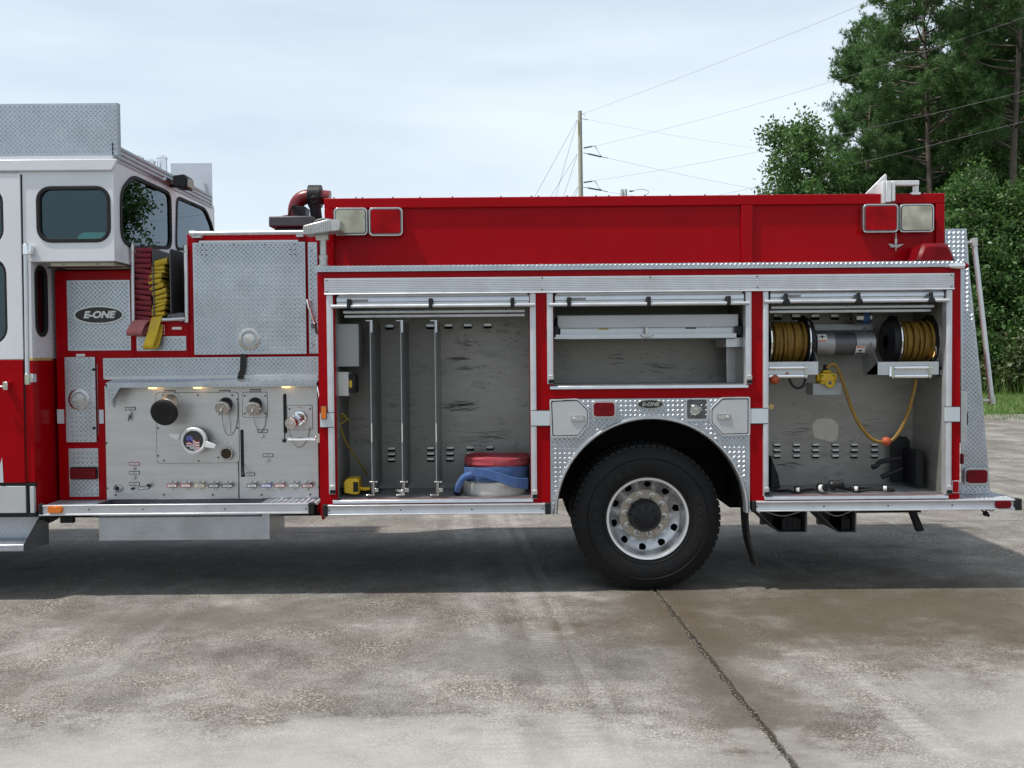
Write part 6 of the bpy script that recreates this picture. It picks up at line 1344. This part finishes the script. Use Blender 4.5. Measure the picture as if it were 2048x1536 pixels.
def blades(C_, D, n, L, wd, rng, spread):           # n thin triangles fanning out from each centre
    k = len(C_); d = np.repeat(D, n, 0) + rng.normal(0, spread, (k * n, 3)); d /= np.linalg.norm(d, axis=1, keepdims=True)
    c = np.repeat(C_, n, 0); l = L * rng.uniform(.7, 1.15, (k * n, 1)); s = np.cross(d, rng.normal(size=(k * n, 3))); s /= np.linalg.norm(s, axis=1, keepdims=True) + 1e-9
    V = np.stack([c + s * wd, c - s * wd, c + d * l], 1).reshape(-1, 3); return V, np.arange(len(V)).reshape(-1, 3)
def leaves(C_, n, rad, size, rng):
    k = len(C_) * n; c = np.repeat(C_, n, 0) + rng.normal(0, rad, (k, 3)); a = rng.normal(size=(k, 3)); a /= np.linalg.norm(a, axis=1, keepdims=True)
    b = np.cross(a, rng.normal(size=(k, 3)) + np.array([0, 0, .4])); b /= np.linalg.norm(b, axis=1, keepdims=True) + 1e-9; s = size * rng.uniform(.6, 1.25, (k, 1))
    V = np.stack([c - a * s, c + b * s * .55, c + a * s, c - b * s * .55], 1).reshape(-1, 3); return V, np.arange(len(V)).reshape(-1, 4)
def make_pine(seed, H, c0, R0, dens=1.0):
    rs = random.Random(seed); rng = np.random.default_rng(seed); tr = MB(); P = limb(rs, (0, 0, 0), (rs.uniform(-.03, .03), rs.uniform(-.03, .03), 1), H, 12, .03, .02)
    tr.tube(P, [.24 - .21 * i / 12 for i in range(13)], 10); cs, ds = [], []
    nb = int(76 * dens)
    for k in range(nb):
        t = c0 + (1 - c0) * (k + rs.random()) / nb; i = min(11, int(t * 12)); p = P[i].lerp(P[i + 1], t * 12 - i)
        rel = (t - c0) / (1 - c0); L = R0 * (.30 + .70 * math.sin(math.pi * min(1, rel * .80 + .16))) * rs.uniform(.5, 1.15); a = rs.uniform(0, 2 * math.pi)
        B = limb(rs, p, (math.cos(a), math.sin(a), rs.uniform(-.05, .45)), L, 6, .16, .06); tr.tube(B, [.055 * (1 - i / 7) * (1.2 - .6 * rel) + .008 for i in range(7)], 5)
        for j in range(int(7 + L * 3.8)):
            q = rs.uniform(.42, 1) ** .8; ii = min(5, int(q * 6)); c = B[ii].lerp(B[ii + 1], q * 6 - ii); dirn = (B[ii + 1] - B[ii]).normalized(); sd = Vector((rs.gauss(0, 1), rs.gauss(0, 1), rs.gauss(.25, .6))).normalized()
            tw = limb(rs, c, dirn * .6 + sd, rs.uniform(.35, .95), 3, .2, .08)
            if rs.random() < .5: tr.tube(tw, [.012, .01, .008, .006], 4)
            for e in (tw[-1], tw[-2], tw[1].lerp(tw[2], .5)):
                for _ in range(3): cs.append(e + Vector((rs.gauss(0, .10), rs.gauss(0, .10), rs.gauss(0, .08)))); ds.append((tw[-1] - tw[0]).normalized() * .55 + Vector((0, 0, .35)))
    V, F = blades(np.array([tuple(c) for c in cs]), np.array([tuple(d) for d in ds]), 11, .27, .017, rng, .55)
    return tr, np_mesh('pine_crown', V, F, ['pine_needles'])
def make_broad(seed, H, c0, R0, mat, nb=46, leaf=.10, per=34):
    rs = random.Random(seed); rng = np.random.default_rng(seed); tr = MB(); P = limb(rs, (0, 0, 0), (0, 0, 1), H * .95, 10, .06, .03); tr.tube(P, [.16 * H / 12 * (1 - i / 11) + .015 for i in range(11)], 8); cs = []
    for k in range(nb):
        t = c0 + (1 - c0) * (k + rs.random()) / nb; i = min(9, int(t * 10)); p = P[i].lerp(P[i + 1], t * 10 - i); rel = (t - c0) / (1 - c0)
        L = R0 * (1.0 - .72 * rel ** 1.5) * rs.uniform(.65, 1.15); a = k * 2.4 + rs.uniform(-.5, .5); B = limb(rs, p, (math.cos(a), math.sin(a), rs.uniform(.1, .8)), L, 6, .2, .05); tr.tube(B, [.04 * (1 - i / 7) + .006 for i in range(7)], 5)
        for j in range(int(7 + L * 5)):
            q = rs.uniform(.25, 1.02); ii = min(5, int(q * 6)); c = B[ii].lerp(B[ii + 1], min(1, q * 6 - ii)); tw = limb(rs, c, Vector((rs.gauss(0, 1), rs.gauss(0, 1), rs.gauss(.2, .7))), rs.uniform(.3, .9), 3, .3, .04); tr.tube(tw, [.010, .008, .006, .004], 4); cs += [tw[-1], tw[-2]]
    V, F = leaves(np.array([tuple(c) for c in cs]), per // 2, .20, leaf, rng); return tr, np_mesh('broad_crown', V, F, [mat])
def finish(tr, name, bark):
    me = bpy.data.meshes.new(name); me.from_pydata(tr.v, [], tr.f); me.polygons.foreach_set('use_smooth', [True] * len(me.polygons)); me.materials.append(M[bark]); return me
def plant(kind, loc, rot, sc, name, label, cat, group):
    o = thing(name, label, cat, loc, group); o.rotation_euler = (0, 0, rot); o.scale = (sc,) * 3
    for nm, me in kind:
        c = bpy.data.objects.new(nm, me); C.objects.link(c); c.parent = o
    return o
PINES = []
for sd, H, c0, R0 in ((21, 25, .34, 5.0), (22, 27, .42, 4.6), (23, 21, .26, 4.4)):
    tr, cr = make_pine(sd, H, c0, R0); PINES.append([('trunk', finish(tr, 'pine_trunk', 'bark_pine')), ('crown', cr)])
BROAD = []
for sd, H, c0, R0, mt in ((31, 13, .2, 3.7, 'broad_leaf'), (32, 10, .12, 2.9, 'bright_leaf')):
    tr, cr = make_broad(sd, H, c0, R0, mt); BROAD.append([('trunk', finish(tr, 'broad_trunk', 'bark_pale')), ('crown', cr)])
BUSH = []
for sd, H, R0, mt in ((41, 2.6, 1.7, 'bright_leaf'), (42, 1.8, 1.5, 'brush_leaf'), (43, 2.2, 1.4, 'dry_brush')):
    tr, cr = make_broad(sd, H, .05, R0, mt, 20, .115, 14); BUSH.append([('stem', finish(tr, 'bush_stem', 'dead_wood')), ('foliage', cr)])
def gx(px, dist): return (px - 1024) / F_PX * dist
trees = [  # kind, px, distance, scale, label
 (PINES[2], 1725, 52, .70, 'lowest left pine, its crown stepping down above the scene lights'),
 (PINES[2], 1782, 56, .95, 'pine with a dense crown directly above the silver ladder bracket'),
 (PINES[1], 1862, 50, .92, 'pine whose bare leaning trunk shows above the right end of the hose bed'),
 (PINES[0], 1912, 57, 1.05, 'dark-trunked pine just right of the hose bed corner'),
 (PINES[2], 1965, 60, 1.18, 'pine standing between the two bare pine trunks at the right'),
 (PINES[1], 2018, 47, 1.0, 'tall pine with the thickest bare trunk near the right picture edge'),
 (PINES[0], 2085, 52, 1.02, 'pine whose branches reach in from the right picture edge'),
]
r5 = random.Random(77)
for i, (kd, px_, d, sc, lab) in enumerate(trees): plant(kd, (gx(px_, d), CAM_Y + d, -.06), r5.uniform(0, 6.28), sc, 'pine_tree', lab, 'tree', 'pines at the edge of the wood')
for i, (kd, px_, d, sc, lab) in enumerate([
 (BROAD[0], 1628, 50, 1.08, 'broadleaf tree at the left end of the wood, standing against the sky'), (BROAD[0], 1690, 53, .95, 'smaller broadleaf tree below the leftmost pine'),
 (BROAD[1], 1955, 44, 1.0, 'bright green broadleaf tree right of the rear plate of the fire engine'), (BROAD[1], 2040, 43, .95, 'bright green broadleaf tree at the right picture edge'), (BROAD[0], 1990, 49, .95, 'taller broadleaf tree behind the two bright green ones'), (BROAD[1], 1900, 47, .9, 'bright broadleaf tree half hidden by the end of the fire engine')]):
    plant(kd, (gx(px_, d), CAM_Y + d, -.06), r5.uniform(0, 6.28), sc, 'broadleaf_tree', lab, 'tree', 'broadleaf trees at the edge of the wood')
# the rest of the wood, deeper in and off to the side
k = 0
for row, (d0, n) in enumerate(((62, 17), (72, 16), (84, 17))):
    for j in range(n):
        d = d0 + r5.uniform(-4, 4); px_ = 1735 + (j + r5.uniform(-.3, .3)) * 66; kd = (PINES + BROAD)[r5.randrange(5)]
        if row == 0 and px_ < 1800: kd = BROAD[0]
        plant(kd, (gx(px_, d), CAM_Y + d, -.06), r5.uniform(0, 6.28), r5.uniform(.75, .95) if kd in PINES else r5.uniform(.9, 1.2), 'wood_tree', 'tree standing deeper inside the wood, behind the front row of pines', 'tree', 'trees deeper in the wood'); k += 1
for j, (px_, d, kd, sc) in enumerate([(1985, 42.4, 0, .8), (2022, 42, 1, .75), (1962, 42, 1, .7), (2052, 42.6, 0, 1.15), (2005, 43, 2, 1.0), (2090, 41, 1, 1.1), (1930, 43, 0, 1.0), (1900, 42, 1, 1.0), (2130, 42, 0, 1.2), (2035, 44.5, 0, 1.9), (1975, 45, 0, 1.7), (1870, 43, 0, 1.0)]):
    lab = ['tangled green bush', 'low brushy bush', 'reddish brown dry bush'][kd] + ' along the edge of the grass, ' + ['nearest the tail hand rail', 'right of the tail hand rail', 'left of the tail hand rail', 'at the picture edge', 'between the green bushes', 'beyond the right picture edge', 'behind the rear plate', 'behind the body corner', 'farthest right', 'tall and behind the dry one', 'tall and under the broadleaf tree', 'hidden behind the body'][j]
    plant(BUSH[kd], (gx(px_, d), CAM_Y + d, -.06), r5.uniform(0, 6.28), sc, 'bush', lab, 'bush', 'bushes along the grass edge')
# leafless sapling
rs2 = random.Random(8); tr = MB(); P = limb(rs2, (0, 0, 0), (.05, 0, 1), 10.5, 10, .07, .03); tr.tube(P, [.09 * (1 - i / 12) for i in range(11)], 7)
for k in range(34):
    i = rs2.randrange(4, 10); a = rs2.uniform(0, 6.28); B = limb(rs2, P[i], (math.cos(a), math.sin(a), .6), rs2.uniform(.6, 1.7), 5, .3, .05); tr.tube(B, [.025, .02, .016, .012, .009, .006], 5)
    for _ in range(3): tr.tube(limb(rs2, B[rs2.randrange(2, 5)], (rs2.gauss(0, 1), rs2.gauss(0, 1), .5), rs2.uniform(.3, .7), 3, .3, .03), [.01, .008, .006, .004], 4)
plant([('trunk', finish(tr, 'dead_trunk', 'dead_wood'))], (gx(1928, 45), CAM_Y + 45, -.06), 0, .95, 'bare_sapling', 'leafless pale sapling just right of the hose bed corner', 'tree', None)
# grass: far lawn
rng = np.random.default_rng(5); N = 70000; gxs = rng.uniform(2, 44, N); gys = 17.6 + 19.5 * rng.uniform(0, 1, N) ** 1.2; hgt = rng.uniform(.05, .15, N) * (1 + .5 * (gys > 33))
a = rng.uniform(0, 6.28, N); wv_ = np.stack([np.cos(a), np.sin(a), np.zeros(N)], 1) * .014; base = np.stack([gxs, gys, np.full(N, -.058)], 1); tip = base + np.stack([rng.normal(0, .04, N), rng.normal(0, .04, N), hgt], 1)
go = bpy.data.objects.new('lawn_grass', np_mesh('lawn_grass', np.stack([base - wv_, base + wv_, tip], 1).reshape(-1, 3), np.arange(N * 3).reshape(-1, 3), ['grass_blade'])); C.objects.link(go); tag(go, 'short green grass between the concrete yard and the wood', 'grass', None, 'stuff')
# tall weeds at the wood edge
N = 26000; gxs = rng.uniform(6, 44, N); gys = rng.normal(35.4, 1.1, N); hgt = rng.uniform(.3, 1.25, N) ** 1.3; a = rng.uniform(0, 6.28, N); wv_ = np.stack([np.cos(a), np.sin(a), np.zeros(N)], 1) * .022
base = np.stack([gxs, gys, np.full(N, -.058)], 1); tip = base + np.stack([rng.normal(0, .18, N), rng.normal(0, .18, N), hgt], 1)
go = bpy.data.objects.new('tall_weeds', np_mesh('tall_weeds', np.stack([base - wv_, base + wv_, tip], 1).reshape(-1, 3), np.arange(N * 3).reshape(-1, 3), ['grass_blade'])); C.objects.link(go); tag(go, 'tall weeds where the lawn meets the wood', 'weeds', None, 'stuff')
# ------------------------------------------------------------------ utility poles and wires
D1 = 64; pb = WD(1163, 400, D1); pt = WD(1159.5, 222, D1); pole = thing('utility_pole', 'tall bare wooden utility pole rising behind the hose bed', 'pole', (pb.x, pb.y, -.06))
s = MB(); s.cyl((pb.x + .03, pb.y, -.06), (pt.x, pt.y, pt.z), .20, .135, 16); s.build('shaft', 'wood_pole', pole)
s = MB(); s.px(1155.5, 240, 1157.5, 268, pb.y - .16, pb.y - .13); s.build('tag_strip', 'gold_stripe', pole)
def zp(x, y): return 1060 + .1367 * x, 200 + .1367 * y
ins = MB(); met = MB(); gy_ = MB()
for y0, y1, z0, z1, z2 in ((700, 680, 775, 830, 850), (1205, 1190, 1275, 1320, 1345)):
    ins.cyl(WD(*zp(790, y0), D1 - .3), WD(*zp(900, y1), D1 - .8), .05, n=10); ins.cyl(WD(*zp(850, z0 + 12), D1), WD(*zp(1040, z1), D1 + .6), .05, n=10)
    met.tube([WD(*zp(900, y1), D1 - .8), WD(*zp(955, y1 - 8), D1 - .9), WD(*zp(975, y1 + 35), D1 - .8)], .025, 6); met.tube([WD(*zp(975, y1 + 35), D1 - .8), WD(*zp(1010, y1 + 100), D1 - .2), WD(*zp(1050, z1 - 4), D1 + .6)], .014, 6, 4); met.tube([WD(*zp(780, z0), D1), WD(*zp(850, z0 + 12), D1)], .02, 6); met.tube([WD(*zp(1040, z1), D1 + .6), WD(*zp(1140, z2), D1 + 1)], .022, 6)
met.tube([WD(*zp(762, 205), D1), WD(*zp(790, 205), D1 - .2), WD(*zp(805, 232), D1 - .3)], .018, 6, 3); met.tube([WD(*zp(765, 275), D1), WD(*zp(845, 288), D1 + .3)], .02, 6)
ins.build('insulator', 'insulator_grey', pole); met.build('pole_hardware', 'insulator_grey', pole)
for (x0, y0), (x1, y1) in (((690, 290), (85, 1385)), ((692, 300), (385, 1385)), ((690, 790), (320, 1385)), ((695, 795), (500, 1385)), ((700, 1270), (630, 1390)), ((705, 1275), (670, 1390))):
    p, q = WD(*zp(x0, y0), D1), WD(*zp(x1, y1), D1 + 2); q = p + (q - p) * ((p.z + .06) / (p.z - q.z)); gy_ = MB(); gy_.tube([p, q], .012, 5); gy_.build('guy_wire', 'wire_metal', pole)
def wire(p, q, sag, r, lab):
    s = MB(); n = 14; s.tube([p.lerp(q, i / n) - Vector((0, 0, 4 * sag * (i / n) * (1 - i / n))) for i in range(n + 1)], r, 5); s.build('power_line', 'wire_metal', None, label=lab, cat='wire', group='wires from the utility pole')
wire(WD(1167, 227, D1), WD(1860, -48, 44), .15, .007, 'thin topmost wire rising from the pole head to the upper right'); wire(WD(1190, 292, D1 - .9), WD(2300, -56, 40), .5, .007, 'upper wire crossing in front of the pine crowns'); wire(WD(1192, 361, D1 - .9), WD(2300, 118, 40), .4, .007, 'middle wire crossing the pines below the upper one')
wire(WD(1165, 446, D1 - .9), WD(2300, 176, 40), .3, .007, 'lowest of the wires passing in front of the trees'); wire(WD(1175, 239, D1 + .3), WD(1640, 312, 84), .2, .006, 'faint wire descending right from the pole head'); wire(WD(1216, 316, D1 + 1), WD(1660, 402, 84), .2, .008, 'wire descending right from the upper insulators'); wire(WD(1216, 384, D1 + 1), WD(1700, 440, 84), .2, .008, 'wire leaving the lower insulators just above the hose bed')
D2 = 78; p2 = WD(1248, 392, D2); pole2 = thing('transformer_pole', 'farther pole top with grey transformer cans showing just above the hose bed', 'pole', (p2.x, p2.y, -.06)); s = MB(); s.cyl((p2.x, p2.y, -.06), (p2.x, p2.y, p2.z - .3), .17, .13, 12); s.build('shaft', 'wood_pole', pole2)
s = MB()
for dx in (-.19, .10): s.lathe((p2.x + dx, p2.y - .15, p2.z - .75), (0, 0, 1), [(.0005, 0), (.14, 0), (.14, 1.20), (.10, 1.28), (.0005, 1.3)], 14)
s.build('transformer_can', 'light_grey_paint', pole2); s = MB(); q = WD(1259, 382.5, D2); s.cyl(q, q + Vector((.33, 0, .02)), .08, .05, 10); s.tube([q + Vector((.33, 0, .02)), WD(1278, 379, D2), WD(1292, 380, D2), WD(1297, 385, D2), WD(1290, 392, D2)], .018, 6, 4); s.build('bushing', 'insulator_grey', pole2)
